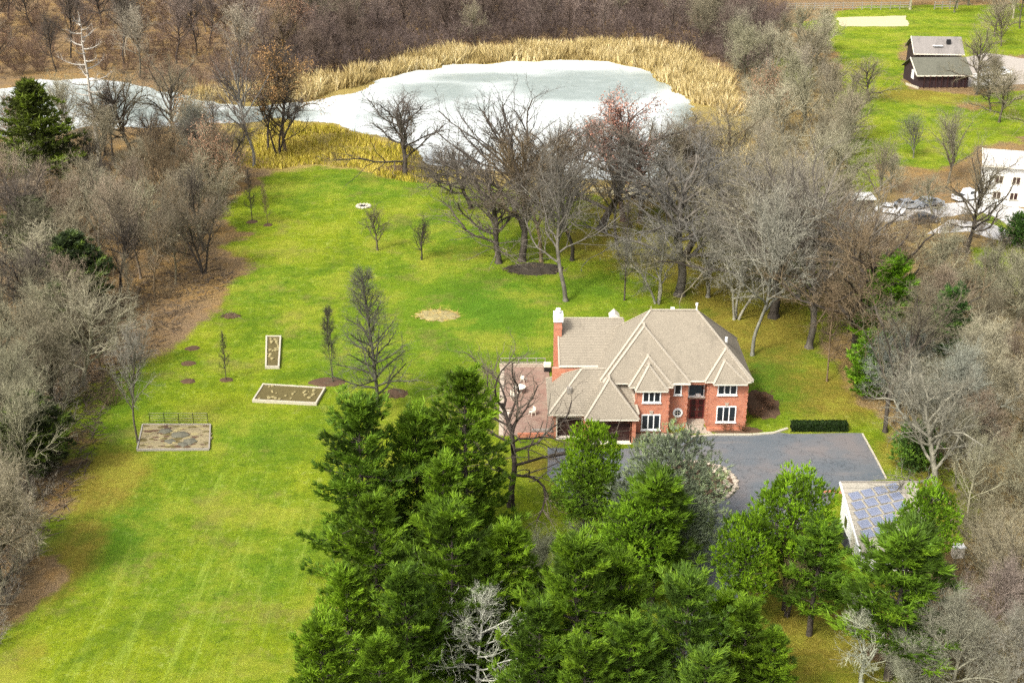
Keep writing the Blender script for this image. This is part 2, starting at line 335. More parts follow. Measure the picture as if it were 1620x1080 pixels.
POND = poly_w([(-80, 142), (0, 140), (60, 128), (150, 121), (230, 133), (300, 155), (350, 165), (420, 166), (480, 163), (540, 150), (620, 122), (700, 104), (800, 97), (900, 96), (960, 98), (1010, 110), (1050, 132), (1082, 152),
               (1100, 180), (1088, 235), (1066, 270), (1040, 288), (1000, 290), (930, 280), (860, 272), (760, 268), (672, 264), (655, 236), (620, 215), (560, 204), (500, 192), (440, 188), (390, 194), (350, 196), (280, 204), (200, 198), (120, 206), (0, 218), (-80, 222)])
ROUGH = [poly_w([(270, 158), (300, 150), (420, 146), (500, 126), (620, 102), (720, 84), (850, 71), (1000, 72), (1095, 92), (1160, 130), (1200, 180), (1190, 300), (1100, 330), (960, 320), (760, 300), (660, 290), (430, 275), (370, 230), (330, 195), (350, 165)])]
ASPH = poly_w([(866, 708), (925, 710), (1012, 708), (1060, 692), (1130, 687), (1190, 687), (1235, 684), (1250, 686), (1363, 685), (1402, 757), (1332, 765), (1310, 800), (1240, 850), (1175, 900), (1160, 1000), (1150, 1100),
               (1050, 1100), (1080, 980), (1085, 900), (1040, 850), (960, 806), (900, 792), (866, 750)])

def build_land():
    ny, nx = 470, 430
    ys = 25 * (1800 / 25) ** (np.linspace(0, 1, ny)); u = np.linspace(-1, 1, nx)
    Y = np.repeat(ys, nx); X = np.tile(u, ny) * (60 + Y * .75)
    P = np.stack([X, Y], 1)
    wob = (vnoise(P, 7, 1) - .5) * 5 + (vnoise(P, 2.2, 2) - .5) * 2.2
    lw = np.zeros(len(P))
    for k, pl in enumerate(LAWN): lw = np.maximum(lw, sstep(sdist(P, pl) + wob * (1 if k == 0 else .8) * 1.3, -6, 5))
    rg = np.maximum(sstep(sdist(P, ROUGH[0]) + wob, -2, 2), .45 * sstep(sdist(P, poly_w([(1150, 130), (1300, 90), (1360, 280), (1660, 420), (1700, 1200), (1440, 1200), (1500, 900), (1300, 560), (1180, 330)])) + wob, -3, 4))
    ice = sdist(P, POND)
    lw = lw * (1 - rg * .0)
    z = (vnoise(P, 30, 5) - .5) * .25 * sstep(np.abs(ice), 4, 20)
    # flat where things stand
    V = np.stack([X, Y, z * 0], 1)
    i = np.arange((ny - 1) * nx).reshape(ny - 1, nx)[:, :-1].ravel()
    Q = np.stack([i, i + 1, i + nx + 1, i + nx], 1)
    at = dict(streak=blobs(P, [(330, 960, 260, 130, 1.0), (300, 770, 160, 40, .7), (440, 840, 120, 70, .7), (600, 340, 150, 30, .3), (1230, 500, 40, 60, .5)]), lawn=lw, dry=blobs(P, DRY), lush=blobs(P, LUSH), rough=rg)
    fl = lw[Q].mean(1) > .5
    for name, sel in (('lawn', fl), ('ground', ~fl)):
        q = Q[sel]; uq, inv = np.unique(q, return_inverse=True)
        me = mesh_np(name, V[uq], inv.reshape(-1, 4), mats=[M['ground']], attrs={k: a[uq] for k, a in at.items()})
        o = link(bpy.data.objects.new(name, me)); o['kind'] = 'structure'
build_land()

def sheet(name, poly, mat, z, step=1.5, jag=.6, attrs=None, kind='structure', parent=None, thick=0):
    """flat sheet following an outline, edge slightly uneven"""
    pts = []
    n = len(poly)
    for i in range(n):
        a, b = poly[i], poly[(i + 1) % n]; m = max(1, int(np.hypot(*(b - a)) / step))
        for k in range(m): pts.append(a + (b - a) * k / m)
    pts = np.array(pts); rnd = np.stack([vnoise(pts, 2.5, 7) - .5, vnoise(pts, 2.5, 8) - .5], 1) * 2 * jag; pts = pts + rnd
    import bmesh
    bm = bmesh.new(); vs = [bm.verts.new((p[0], p[1], z)) for p in pts]
    f = bm.faces.new(vs)
    if f.normal.z < 0 or f.calc_area() < 0: f.normal_flip()
    bm.normal_update()
    if f.normal.z < 0: f.normal_flip()
    if thick:
        r = bmesh.ops.extrude_face_region(bm, geom=[f]); bmesh.ops.translate(bm, vec=(0, 0, -thick), verts=[v for v in r['geom'] if isinstance(v, bmesh.types.BMVert)])
    bmesh.ops.triangulate(bm, faces=bm.faces[:])
    me = bpy.data.meshes.new(name); bm.to_mesh(me); bm.free(); me.materials.append(mat)
    o = link(bpy.data.objects.new(name, me), parent)
    if kind: o['kind'] = kind
    return o
def grid_sheet(name, poly, mat, z, res, wetlist):
    mn, mx = poly.min(0) - 2, poly.max(0) + 2
    xs = np.arange(mn[0], mx[0], res); ys = np.arange(mn[1], mx[1], res); nx = len(xs)
    X, Y = np.meshgrid(xs, ys); P = np.stack([X.ravel(), Y.ravel()], 1)
    s = sdist(P, poly) + (vnoise(P, 6, 3) - .5) * 4 + (vnoise(P, 2, 9) - .5) * 1.2
    i = np.arange((len(ys) - 1) * nx).reshape(len(ys) - 1, nx)[:, :-1].ravel(); Q = np.stack([i, i + 1, i + nx + 1, i + nx], 1)
    Q = Q[(s[Q] > 0).all(1)]; uq, inv = np.unique(Q, return_inverse=True)
    wet = blobs(P, wetlist)
    me = mesh_np(name, np.c_[P[uq], np.full(len(uq), z)], inv.reshape(-1, 4), mats=[mat], attrs=dict(wet=wet[uq]))
    o = link(bpy.data.objects.new(name, me)); o['kind'] = 'structure'; return o
grid_sheet('pond_ice', POND, M['ice'], .03, .45, [(930, 135, 150, 26, 1.1), (770, 122, 130, 12, .9), (690, 145, 110, 22, .8), (600, 180, 70, 16, .5), (1020, 130, 60, 20, .9), (850, 210, 60, 40, .3), (740, 170, 80, 20, .5), (1110, 200, 60, 60, .9), (420, 182, 110, 14, 1.1), (200, 160, 220, 30, .75), (620, 165, 70, 25, .45), (150, 150, 170, 20, .6),
                                                       (230, 180, 120, 20, .8), (960, 200, 60, 30, .35), (720, 190, 60, 25, .4), (60, 190, 90, 18, .3), (700, 260, 40, 10, .3), (1080, 270, 80, 30, .8)])
sheet('driveway', ASPH, M['asphalt'], .008, jag=.12, thick=0)
# neighbour's gravel yard, roads
sheet('gravel_yard', poly_w([(1520, 92), (1560, 84), (1640, 96), (1700, 92), (1700, 130), (1600, 134), (1530, 138), (1515, 120)]), M['gravel'], .02)
sheet('riding_arena', poly_w([(1322, 28), (1432, 25), (1438, 42), (1330, 42)]), M['sand'], .02, jag=.4)
sheet('road', poly_w([(1700, 360), (1620, 372), (1590, 350), (1550, 335), (1480, 345), (1420, 352), (1340, 350), (1345, 334), (1400, 322), (1480, 326), (1560, 312), (1600, 318), (1640, 345), (1700, 345)]), M['concrete'], .02)
sheet('road', poly_w([(1470, 372), (1530, 366), (1580, 380), (1640, 402), (1720, 420), (1720, 398), (1650, 385), (1600, 368), (1560, 352), (1500, 348)]), M['concrete'], .032)
sheet('path', poly_w([(930, 300), (990, 294), (1060, 302), (1100, 312), (1060, 318), (980, 312)]), M['sand'], .02, jag=.5)
sheet('road', poly_w([(1600, 585), (1680, 590), (1680, 640), (1612, 632), (1598, 608)]), M['concrete'], .02)

# ------------------------------------------------------------------ the brick house
HL = 'large red brick house with a steep taupe hipped roof beside the asphalt drive'
H = thing('brick_house', (15, 122, 0), HL, 'house')
HX, HY = 15, 122
def hb(mb, name, mat, parent=None, bevel=0, label=None):
    """build geometry given in site metres, parented under the house (or a part of it)"""
    o = mb.build(name, mat, None, bevel)
    me = o.data; me.transform(Matrix.Translation((-HX, -HY, 0)))
    o.parent = parent or H
    if label: o['label'] = label
    return o
EZ = 5.55
def hip(x0, x1, y0, y1, z0, h, rx0, rx1, ry, ry1=None, t=.16, cap=True, name='roof', mat=None):
    """hipped roof over a rectangle: ridge from (rx0,ry) to (rx1,ry1)"""
    ry1 = ry if ry1 is None else ry1; zr = z0 + h
    m = MB(); v = [(x0, y0, z0), (x1, y0, z0), (x1, y1, z0), (x0, y1, z0), (rx0, ry, zr), (rx1, ry1, zr)]
    lo = [(a, b, z0 - t) for a, b, _ in v[:4]]
    if abs(ry - ry1) < 1e-6: fs = [(0, 1, 5, 4), (1, 2, 5), (2, 3, 4, 5), (3, 0, 4)]
    else: fs = [(0, 1, 4), (1, 2, 5, 4), (2, 3, 5), (3, 0, 4, 5)]
    m.poly(v, fs); o = hb(m, name, mat or M['roof'])
    f = MB(); f.poly(lo + [(a, b, z0 - .004) for a, b, _ in v[:4]], [(0, 3, 2, 1), (4, 5, 6, 7), (0, 1, 5, 4), (1, 2, 6, 5), (2, 3, 7, 6), (3, 0, 4, 7)]); hb(f, 'fascia', M['cream'])
    if cap:
        c = MB(); a, b = Vector(v[4]), Vector(v[5])
        if (a - b).length > .2: c.bar(a + Vector((0, 0, .02)), b + Vector((0, 0, .02)), .26, .09)
        ends = [(0, 4), (3, 4), (1, 5), (2, 5)] if abs(ry - ry1) < 1e-6 else [(0, 4), (1, 4), (2, 5), (3, 5)]
        for i, j in ends: c.bar(Vector(v[i]) + Vector((0, 0, .02)), Vector(v[j]) + Vector((0, 0, .02)), .24, .09)
        hb(c, 'ridge_cap', M['ridge'])
    return o
# main block
hip(9.3, 25.45, 119.85, 130.8, EZ, 5.75, 14.9, 19.85, 125.35)
# left wing (gable end towards the chimney)
m = MB(); m.poly([(5.05, 123.6, EZ - .02), (12.5, 123.6, EZ - .02), (12.5, 129.75, EZ + 2.9), (5.05, 129.75, EZ + 2.9)] + [(5.05, 135.4, EZ - .02), (12.5, 135.4, EZ - .02)], [(0, 1, 2, 3), (3, 2, 5, 4)]); hb(m, 'roof', M['roof'])
m = MB(); m.bar((5.05, 129.75, EZ + 2.93), (12.4, 129.75, EZ + 2.93), .26, .1); m.bar((5.1, 123.6, EZ + .02), (5.1, 129.75, EZ + 2.92), .16, .12); hb(m, 'ridge_cap', M['ridge'])
m = MB(); m.box(5.05, 9.3, 123.5, 123.62, EZ - .2, EZ - .02); hb(m, 'gutter', M['cream'])
m = MB(); m.poly([(10.9, 130.0, EZ + 2.75), (12.1, 130.0, EZ + 2.75), (11.5, 130.0, EZ + 3.35), (10.9, 131.5, EZ + 2.75), (12.1, 131.5, EZ + 2.75), (11.5, 131.5, EZ + 3.35)], [(0, 1, 2), (0, 2, 5, 3), (1, 4, 5, 2), (3, 5, 4)]); hb(m, 'dormer', M['cream'])
# big front wing and its bay
hip(9.55, 18.75, 119.2, 127.0, EZ + .02, 4.72, 14.08, 14.08, 123.3, 125.2)
hip(12.2, 16.85, 118.35, 122.6, EZ - .02, 2.45, 14.35, 14.35, 120.75, 121.2)
hip(12.8, 16.25, 117.55, 121.0, EZ - .10, 2.10, 14.3, 14.3, 119.35, 119.9)
# right wing double hip
hip(20.3, 25.2, 119.5, 124.4, EZ + .03, 2.75, 22.7, 22.7, 121.95, 122.1)
hip(21.15, 24.75, 119.05, 122.6, EZ - .05, 1.95, 22.45, 22.45, 120.75, 121.0)
# garage roofs
hip(3.75, 13.2, 117.0, 125.6, 3.0, 3.2, 7.45, 12.2, 121.4)
hip(7.5, 13.15, 115.9, 121.0, 2.98, 3.3, 10.15, 10.15, 118.7, 119.6)
# walls
def wall(x0, x1, y0, y1, z0, z1, name='wall', mat=None): return hb(MB().box(x0, x1, y0, y1, z0, z1), name, mat or M['brick'])
wall(20.75, 24.95, 119.95, 130.3, 0, EZ - .16)
wall(16.4, 18.6, 119.75, 130.2, 0, EZ - .17)
wall(18.6, 20.75, 121.6, 130.1, 0, EZ - .18)
wall(12.95, 16.4, 117.95, 130.25, 0, EZ - .28)
wall(9.8, 12.95, 120.2, 130.15, 0, EZ - .19)
wall(5.5, 9.8, 124.0, 135.0, 0, EZ - .2)
wall(18.6, 20.75, 119.9, 121.6, 5.05, EZ - .17, 'wall')
m = MB(); m.poly([(5.42, 124.0, EZ - .2), (5.42, 135.0, EZ - .2), (5.42, 129.7, EZ + 2.75), (5.62, 124.0, EZ - .2), (5.62, 135.0, EZ - .2), (5.62, 129.7, EZ + 2.75)], [(0, 2, 1), (3, 4, 5), (0, 3, 5, 2), (1, 2, 5, 4)]); hb(m, 'gable', M['brick'])
# garage walls with two openings
wall(4.35, 4.75, 117.45, 123.6, 0, 2.82); wall(7.3, 7.7, 117.45, 121.5, 0, 2.80); wall(4.75, 7.3, 117.45, 117.7, 2.45, 2.82)
wall(7.7, 8.2, 116.3, 121.5, 0, 2.79); wall(12.35, 12.9, 116.3, 121.5, 0, 2.81); wall(8.2, 12.35, 116.3, 116.55, 2.42, 2.8)
wall(4.35, 9.8, 123.6, 124.0, 0, 5.2)
for x0, x1, y in ((4.75, 7.3, 117.9), (8.2, 12.35, 116.8)):
    d = hb(MB().box(x0, x1, y, y + .06, 0, 2.44), 'garage_door', M['darkwood'])
    for r_ in range(4):
        n = max(3, round((x1 - x0) / .7))
        for k in range(n):
            a = x0 + (x1 - x0) * k / n + .06; b = x0 + (x1 - x0) * (k + 1) / n - .06; q = MB().box(a, b, y - .03, y - .004, r_ * .6 + .07, r_ * .6 + .54)
            o = hb(q, 'door_panel', M['darkwood'], d)
    hb(MB().box(x0 - .12, x0, y - .5, y - .38, 0, 2.5).box(x1, x1 + .12, y - .5, y - .38, 0, 2.5).box(x0 - .12, x1 + .12, y - .5, y - .38, 2.44, 2.56), 'door_frame', M['cream'])
    hb(MB().box(x0 - .1, x1 + .1, y - .75, y - .02, .012, .05), 'threshold', M['cream'])
# windows: z from the photographed sills
def window(x0, x1, z0, z1, y, panes=3, fw=.11, sill=True, keystone=False, glass=None, parent=None, flower=False):
    f = MB(); w_ = fw
    f.box(x0, x1, y - .10, y - .002, z1 - w_, z1).box(x0, x1, y - .10, y - .002, z0, z0 + w_)
    f.box(x0, x0 + w_, y - .10, y - .002, z0 + w_, z1 - w_).box(x1 - w_, x1, y - .10, y - .002, z0 + w_, z1 - w_)
    W = (x1 - x0 - 2 * w_) / panes
    for k in range(1, panes): f.box(x0 + w_ + W * k - .055, x0 + w_ + W * k + .055, y - .095, y - .003, z0 + w_, z1 - w_)
    fo = hb(f, 'window', M['white'])
    for k in range(panes):
        hb(MB().box(x0 + w_ + W * k + (.055 if k else 0), x0 + w_ + W * (k + 1) - (.055 if k < panes - 1 else 0), y - .05, y - .004, z0 + w_, z1 - w_), 'pane', glass or M['glass'], fo)
    if sill: hb(MB().box(x0 - .08, x1 + .08, y - .17, y - .102, z0 - .10, z0 + .02), 'sill', M['white'], fo)
    if keystone: hb(MB().poly([(x0 + (x1 - x0) / 2 - .12, y - .12, z1 + .02), (x0 + (x1 - x0) / 2 + .12, y - .12, z1 + .02), (x0 + (x1 - x0) / 2 + .2, y - .12, z1 + .42), (x0 + (x1 - x0) / 2 - .2, y - .12, z1 + .42),
                                    (x0 + (x1 - x0) / 2 - .12, y, z1 + .02), (x0 + (x1 - x0) / 2 + .12, y, z1 + .02), (x0 + (x1 - x0) / 2 + .2, y, z1 + .42), (x0 + (x1 - x0) / 2 - .2, y, z1 + .42)],
                                   [(0, 1, 2, 3), (0, 4, 5, 1), (1, 5, 6, 2), (2, 6, 7, 3), (3, 7, 4, 0)]), 'keystone', M['stone'], fo)
    return fo
def pxwin(px0, px1, pt, pb, Y, **k):
    x0, z1 = ZY(px0, pt, Y); x1, _ = ZY(px1, pt, Y); _, z0 = ZY(px0, pb, Y); return window(x0, x1, z0, z1, Y, **k)
pxwin(1136, 1167, 605, 624, 119.95); pxwin(1134, 1165, 642, 667, 119.95, keystone=True)
pxwin(1017, 1046, 616, 636, 117.95); pxwin(1015, 1045, 655, 679, 117.95, keystone=True)
pxwin(1067, 1079, 606, 624, 119.75, panes=1)
x0, z1 = ZY(1091, 604, 121.6); x1, z0 = ZY(1112, 626, 121.6); window(x0 - .1, x1 + .1, z0, z1, 121.6, panes=1, fw=.09, glass=M['bigglass'])
x0, z1 = ZY(1091, 636, 121.6); x1, z0 = ZY(1113, 662, 121.6)
# double entrance door
for k in (0, 1):
    a = x0 + (x1 - x0) * k / 2 + .03; b = x0 + (x1 - x0) * (k + 1) / 2 - .03
    d = hb(MB().box(a, b, 121.5, 121.597, .22, 2.6), 'door', M['doorred'])
    for q in range(3): hb(MB().box(a + .15, b - .15, 121.47, 121.498, .4 + q * .72, 1.0 + q * .72), 'door_panel', M['darkwood'], d)
    hb(MB().cyl((a if k else b) + (.1 if k else -.1), 121.44, 1.2, 1.45, .03), 'handle', M['steel'], d)
hb(MB().box(x0 - .15, x1 + .15, 121.42, 121.598, 2.62, 2.78), 'door_lintel', M['stone'])
hb(MB().box(x0 + .55, x1 - .55, 121.3, 121.5, 2.95, 3.25), 'porch_lamp', M['white'])
# round window
cx_, cz_ = ZY(1072, 652, 119.75)
m = MB(); n = 20
for i in range(n):
    a, b = 2 * math.pi * i / n, 2 * math.pi * (i + 1) / n
    P4 = [(cx_ + r * math.cos(t), yy, cz_ + r * math.sin(t)) for yy in (119.63, 119.748) for t in (a, b) for r in (.34, .54)]
    m.poly(P4, [(0, 1, 3, 2), (4, 6, 7, 5), (1, 5, 7, 3), (0, 2, 6, 4)])
rw = hb(m, 'window', M['white'], label='round white framed window')
m = MB(); m.poly([(cx_ + .36 * math.cos(2 * math.pi * i / n), 119.70, cz_ + .36 * math.sin(2 * math.pi * i / n)) for i in range(n)], [tuple(range(n))]); hb(m, 'pane', M['glass'], rw)
hb(MB().box(cx_ - .34, cx_ + .34, 119.66, 119.69, cz_ - .03, cz_ + .03).box(cx_ - .03, cx_ + .03, 119.65, 119.658, cz_ - .34, cz_ + .34), 'muntin', M['cream'], rw)
# gutters, plinths, brick quoins and the low planter wall
for a, b, y in ((16.85, 18.75, 119.15), (25.0, 25.45, 119.8), (18.7, 20.3, 119.82)): hb(MB().box(a, b, y - .09, y - .003, EZ - .15, EZ - .02), 'gutter', M['cream'])
for x, y in ((20.72, 119.9), (24.9, 119.9), (12.92, 117.9), (16.33, 117.9), (18.5, 119.7)):
    q = MB()
    for k in range(13): q.box(x - .05 - (.05 if k % 2 else 0), x + .1 + (.05 if k % 2 else 0), y - .0, y + .12, .3 + k * .38, .3 + k * .38 + .3)
    hb(q, 'quoin', M['brick'])
hb(MB().box(12.9, 18.7, 117.2, 117.35, 0, .55).box(18.55, 18.7, 117.35, 119.7, 0, .55), 'planter_wall', M['stone'])
hb(MB().box(12.95, 18.55, 117.35, 117.9, 0, .42), 'planter_soil', M['mud'])
hb(MB().box(20.75, 24.5, 118.9, 119.3, 0, .35), 'planter_wall', M['brick'])
hb(MB().box(18.75, 20.75, 120.6, 121.45, 0, .2), 'doorstep', M['stone']); hb(MB().box(18.9, 20.6, 120.2, 120.6, 0, .1), 'doorstep', M['stone'])
# chimney
cb = MB(); cb.box(4.62, 5.48, 127.3, 128.5, 0, 9.05); ch = hb(cb, 'chimney', M['brick'])
hb(MB().box(4.72, 5.52, 127.25, 128.55, 8.2, 8.5), 'band', M['brick'], ch)
hb(MB().box(4.55, 5.62, 127.2, 128.6, 9.05, 9.85), 'chimney_cap', M['siding'], ch); hb(MB().box(4.95, 5.2, 127.15, 127.198, 9.3, 9.6), 'flue_opening', M['cream'], ch)
hb(MB().cyl(5.08, 127.9, 9.85, 10.05, .14).cyl(5.08, 127.9, 10.05, 10.4, .33, .26), 'chimney_pot', M['white'], ch)
# roof details
for x, z in ((19.85, 11.3), ):
    hb(MB().cyl(x, 125.35, z - .1, z + .75, .09, .07).cyl(x, 125.35, z + .55, z + .8, .14), 'vent_pipe', M['white'])
hb(MB().cyl(14.95, 125.35, 11.2, 11.75, .07, .03), 'finial', M['ridge']); hb(MB().box(17.1, 17.5, 125.5, 125.8, 10.9, 11.45), 'roof_vent', M['white'])
p = G(1150, 526, 8.6); hb(MB().cyl(23.1, 124.3, 8.0, 8.55, .16), 'roof_vent', M['white'])
p = (5.9, 119.6); hb(MB().box(5.75, 6.25, 118.9, 119.4, 4.5, 5.1), 'roof_vent', M['greywood'])
hb(MB().box(5.55, 5.85, 124.9, 128.4, EZ + .55, EZ + .56), 'flashing', M['cream'])
# patio
pt = thing('patio', (1.8, 126, 0), 'pink paved patio with pale low walls left of the garage', 'patio')
def pb(mb, name, mat):
    o = mb.build(name, mat, None); o.data.transform(Matrix.Translation((-1.8, -126, 0))); o.parent = pt; return o
pb(MB().box(-.9, 4.33, 117.9, 134.6, -.05, .10), 'paving', M['patio'])
pb(MB().box(-1.4, -.9, 117.9, 134.6, 0, .16), 'border', M['stone']); pb(MB().box(-1.5, 4.6, 134.6, 134.9, 0, .5), 'border_wall', M['stone'])
pb(MB().box(.6, 4.33, 117.5, 117.8, 0, .45), 'border_wall', M['brick'])
pb(MB().box(2.1, 4.30, 118.6, 119.0, .10, .3), 'step', M['greywood'])
def rail(a, b, n, name='railing'):
    r = thing(name, (a[0], a[1], 0), 'thin dark railing along the far edge of the patio', 'railing'); a_ = Vector((0, 0, 0)); b_ = Vector((b[0] - a[0], b[1] - a[1], 0))
    for zz in (.5, 1.0): MB().bar(a_ + Vector((0, 0, zz)), b_ + Vector((0, 0, zz)), .07).build('rail', M['greywood'], r)
    for k in range(n): q = a_ + (b_ - a_) * k / (n - 1); MB().box(q.x - .05, q.x + .05, q.y - .05, q.y + .05, 0, 1.05).build('post', M['greywood'], r)
rail((-1.3, 135.2), (3.9, 135.2), 6)
# patio furniture
def chair(x, y, rz, label):
    t = thing('patio_chair', (x, y, .10), label, 'chair', 'white chairs on the patio', rz)
    MB().box(-.28, .28, -.28, .28, .40, .46).build('seat', M['cream'], t, .02); MB().box(-.28, .28, .24, .30, .46, 1.0).build('backrest', M['cream'], t, .02)
    for sx in (-.25, .25):
        for sy in (-.24, .24): MB().box(sx - .03, sx + .03, sy - .03, sy + .03, 0, .40).build('leg', M['cream'], t)
        MB().box(sx - .035, sx + .035, -.25, .24, .62, .67).build('armrest', M['cream'], t)
for px, py, rz, lb in ((812, 632, .3, 'white patio chair nearest the round table, on its left'), (829, 606, 2.4, 'white patio chair farthest from the garage, near the rear of the patio'), (802, 660, 1.2, 'white patio chair at the left edge of the paving'), (842, 658, -1.0, 'white patio chair standing alone closest to the garage wall')):
    x, y = G(px, py); chair(x, y, rz, lb)
x, y = G(822, 622); t = thing('patio_table', (x, y, .1), 'round white table among the patio chairs', 'table')
MB().cyl(0, 0, .70, .76, .7, n=20).build('tabletop', M['cream'], t); MB().cyl(0, 0, 0, .70, .06).build('stem', M['cream'], t); MB().cyl(0, 0, 0, .05, .3).build('base', M['cream'], t)
x, y = G(866, 588); t = thing('grill', (x, y, .0), 'barbecue under a white cover at the chimney foot', 'grill')
MB().box(-.45, .45, -.3, .3, .65, 1.2).build('cover', M['cream'], t, .1); MB().box(-.4, .4, -.25, .25, .15, .65).build('cabinet', M['black'], t); MB().cyl(-.3, 0, 0, .15, .08).cyl(.3, 0, 0, .15, .08).build('caster', M['black'], t)

# entrance path, kerbs, island
path = thing('entrance_path', (19.7, 119.3, 0), 'pale stone path fanning out from the front door to the drive', 'path')
wid = [(120.15, 18.95, 20.55), (119.6, 18.85, 20.75), (119.0, 18.8, 21.0), (118.4, 18.75, 21.3)]
for (ya, a0, a1), (yb, b0, b1) in zip(wid, wid[1:]):
    for k in range(3):
        f0, f1 = k / 3 + .012, (k + 1) / 3 - .012
        L_ = [(a0 + (a1 - a0) * f0, ya - .03), (a0 + (a1 - a0) * f1, ya - .03), (b0 + (b1 - b0) * f1, yb + .0), (b0 + (b1 - b0) * f0, yb)]
        MB().poly([(x - 19.7, y - 119.3, z) for z in (0, .06) for x, y in L_], [(7, 6, 5, 4), (0, 4, 5, 1), (1, 5, 6, 2), (2, 6, 7, 3), (3, 7, 4, 0)]).build('paving_slab', M['stone'], path)
def kerb(name, pts, wd, hg, mat, label):
    k = thing(name, (pts[0][0], pts[0][1], 0), label, 'kerb')
    for a, b in zip(pts, pts[1:]):
        n = max(1, round(math.dist(a, b) / 2.2))
        for i in range(n):
            p_, q_ = [Vector((a[0] + (b[0] - a[0]) * s - pts[0][0], a[1] + (b[1] - a[1]) * s - pts[0][1], hg / 2)) for s in ((i + .01) / n, (i + .99) / n)]
            MB().bar(p_, q_, wd, hg).build('kerb_stone', mat, k)
kerb('kerb', [G(1085, 692), G(1130, 688), G(1190, 688), G(1225, 685), G(1246, 678)], .28, .14, M['timber'], 'cream kerb curving along the drive in front of the house')
kerb('kerb', [G(1364, 686), G(1384, 722), G(1402, 757)], .16, .1, M['timber'], 'thin pale edging along the right side of the drive')
kerb('kerb', [G(1303, 779), G(1318, 777), G(1333, 780)], .2, .14, M['brick'], 'short red edging between the drive and the solar shed')
M['brush'] = mat_plain('dark_rotting_brush', (.035, .028, .020), .95, .6, 5, bump=.8)
rs = random.Random(5)
def stone(name, r, mat, parent, loc):
    import bmesh
    bm = bmesh.new(); bmesh.ops.create_icosphere(bm, subdivisions=1, radius=r)
    for v in bm.verts: v.co = Vector((v.co.x * rs.uniform(.8, 1.3), v.co.y * rs.uniform(.8, 1.3), v.co.z * rs.uniform(.5, .8)))
    me = bpy.data.meshes.new(name); bm.to_mesh(me); bm.free(); me.materials.append(mat); o = bpy.data.objects.new(name, me); o.location = loc; link(o, parent); return o
ic = G(1099, 762); isl = thing('planted_island', (ic[0], ic[1], 0), 'round drive island ringed with pale stones under the grey-green evergreen', 'flower bed')
MB().cyl(0, 0, .01, .16, 3.9, 3.6, 32).build('soil', M['mud'], isl)
for k in range(40):
    a = 2 * math.pi * k / 40; stone('stone', rs.uniform(.24, .42), M['stone'], isl, (4.0 * math.cos(a), 4.0 * math.sin(a), .1))
for k in range(14):
    a = rs.uniform(-.9, .9); r = rs.uniform(2.8, 3.7); stone('stone', rs.uniform(.2, .4), M['stone'], isl, (r * math.cos(a), r * math.sin(a), .18))
x, y = G(938, 776); t = stone('boulder', .55, M['white'], None, (x, y, .2)); tag(t, 'whitish boulder at the left edge of the drive below the round pine', 'boulder')

# raised beds, plot, rings
def raised_bed(corners, label):
    c = np.array(corners).mean(0); t = thing('raised_bed', (c[0], c[1], 0), label, 'garden bed', 'raised garden beds on the lawn')
    P = [Vector((p[0] - c[0], p[1] - c[1], 0)) for p in corners]
    for i in range(4):
        a, b = P[i], P[(i + 1) % 4]; d = (b - a).normalized() * .11; MB().bar(a - d + Vector((0, 0, .18 + .002 * i)), b + d + Vector((0, 0, .18 + .002 * i)), .20, .36).build('board', M['timber'], t, .015)
    MB().poly([(p.x * .98, p.y * .98, .26) for p in P], [(3, 2, 1, 0)]).build('soil', M['bedsoil'], t)
    q = random.Random(int(abs(c[0]) * 10))
    for k in range(26):
        u, v = q.uniform(.06, .94), q.uniform(.08, .92); p_ = (P[0] * (1 - u) + P[1] * u) * (1 - v) + (P[3] * (1 - u) + P[2] * u) * v
        s = stone('dead_plant', q.uniform(.1, .26), M['deadplant'], t, (p_.x, p_.y, .3))
M['bedsoil'] = mat_gravel('garden_soil', (.045, .036, .016), (.17, .14, .055)); M['deadplant'] = mat_plain('dead_stalks', (.26, .22, .10), .95, .5, 9)
raised_bed([G(*p) for p in ((417, 611), (514, 617), (500, 641), (401, 636))], 'wide low garden bed framed in pale timber, lying across the lawn')
raised_bed([G(*p) for p in ((422, 535), (444, 535), (441, 583), (421, 583))], 'narrow pale framed garden bed running lengthwise, the one farther from the camera')
pl = thing('vegetable_plot', (*G(275, 692), 0), 'straw-covered vegetable plot with a wire fence behind it', 'garden plot')
c = G(275, 692)
PC = [G(*p) for p in ((226, 673), (333, 673), (331, 712), (217, 713))]
M['straw'] = mat_gravel('straw_mulch', (.09, .075, .035), (.36, .30, .18))
q_ = random.Random(8)
for k in range(130):
    u, v = q_.uniform(.03, .97), q_.uniform(.05, .95); px_ = [(PC[0][j] * (1 - u) + PC[1][j] * u) * (1 - v) + (PC[3][j] * (1 - u) + PC[2][j] * u) * v for j in (0, 1)]
    s_ = stone('clod', q_.uniform(.12, .38), M[q_.choice(('straw', 'mud', 'bedsoil', 'deadplant'))], pl, (px_[0] - c[0], px_[1] - c[1], .12)); s_.scale = (1.6, .8, .5)
MB().poly([(p[0] - c[0], p[1] - c[1], z) for z in (0, .14) for p in PC], [(7, 6, 5, 4), (0, 1, 5, 4), (1, 2, 6, 5), (2, 3, 7, 6), (3, 0, 4, 7)]).build('straw', M['straw'], pl)
for i in range(4):
    a, b = PC[i], PC[(i + 1) % 4]; MB().bar((a[0] - c[0], a[1] - c[1], .12), (b[0] - c[0], b[1] - c[1], .12), .14, .22).build('border_log', M['greywood'], pl)
M['tarp'] = mat_plain('grey_mulch_heap', (.11, .105, .075), .9, .4, 4, bump=.6)
for (px, py, r) in ((262, 684, .8), (285, 690, 1.0), (300, 700, .9), (268, 700, .7), (290, 705, .7)):
    q = G(px, py); s = stone('mulch_heap', r, M['tarp'], pl, (q[0] - c[0], q[1] - c[1], .1)); s.scale = (1, .8, .5)
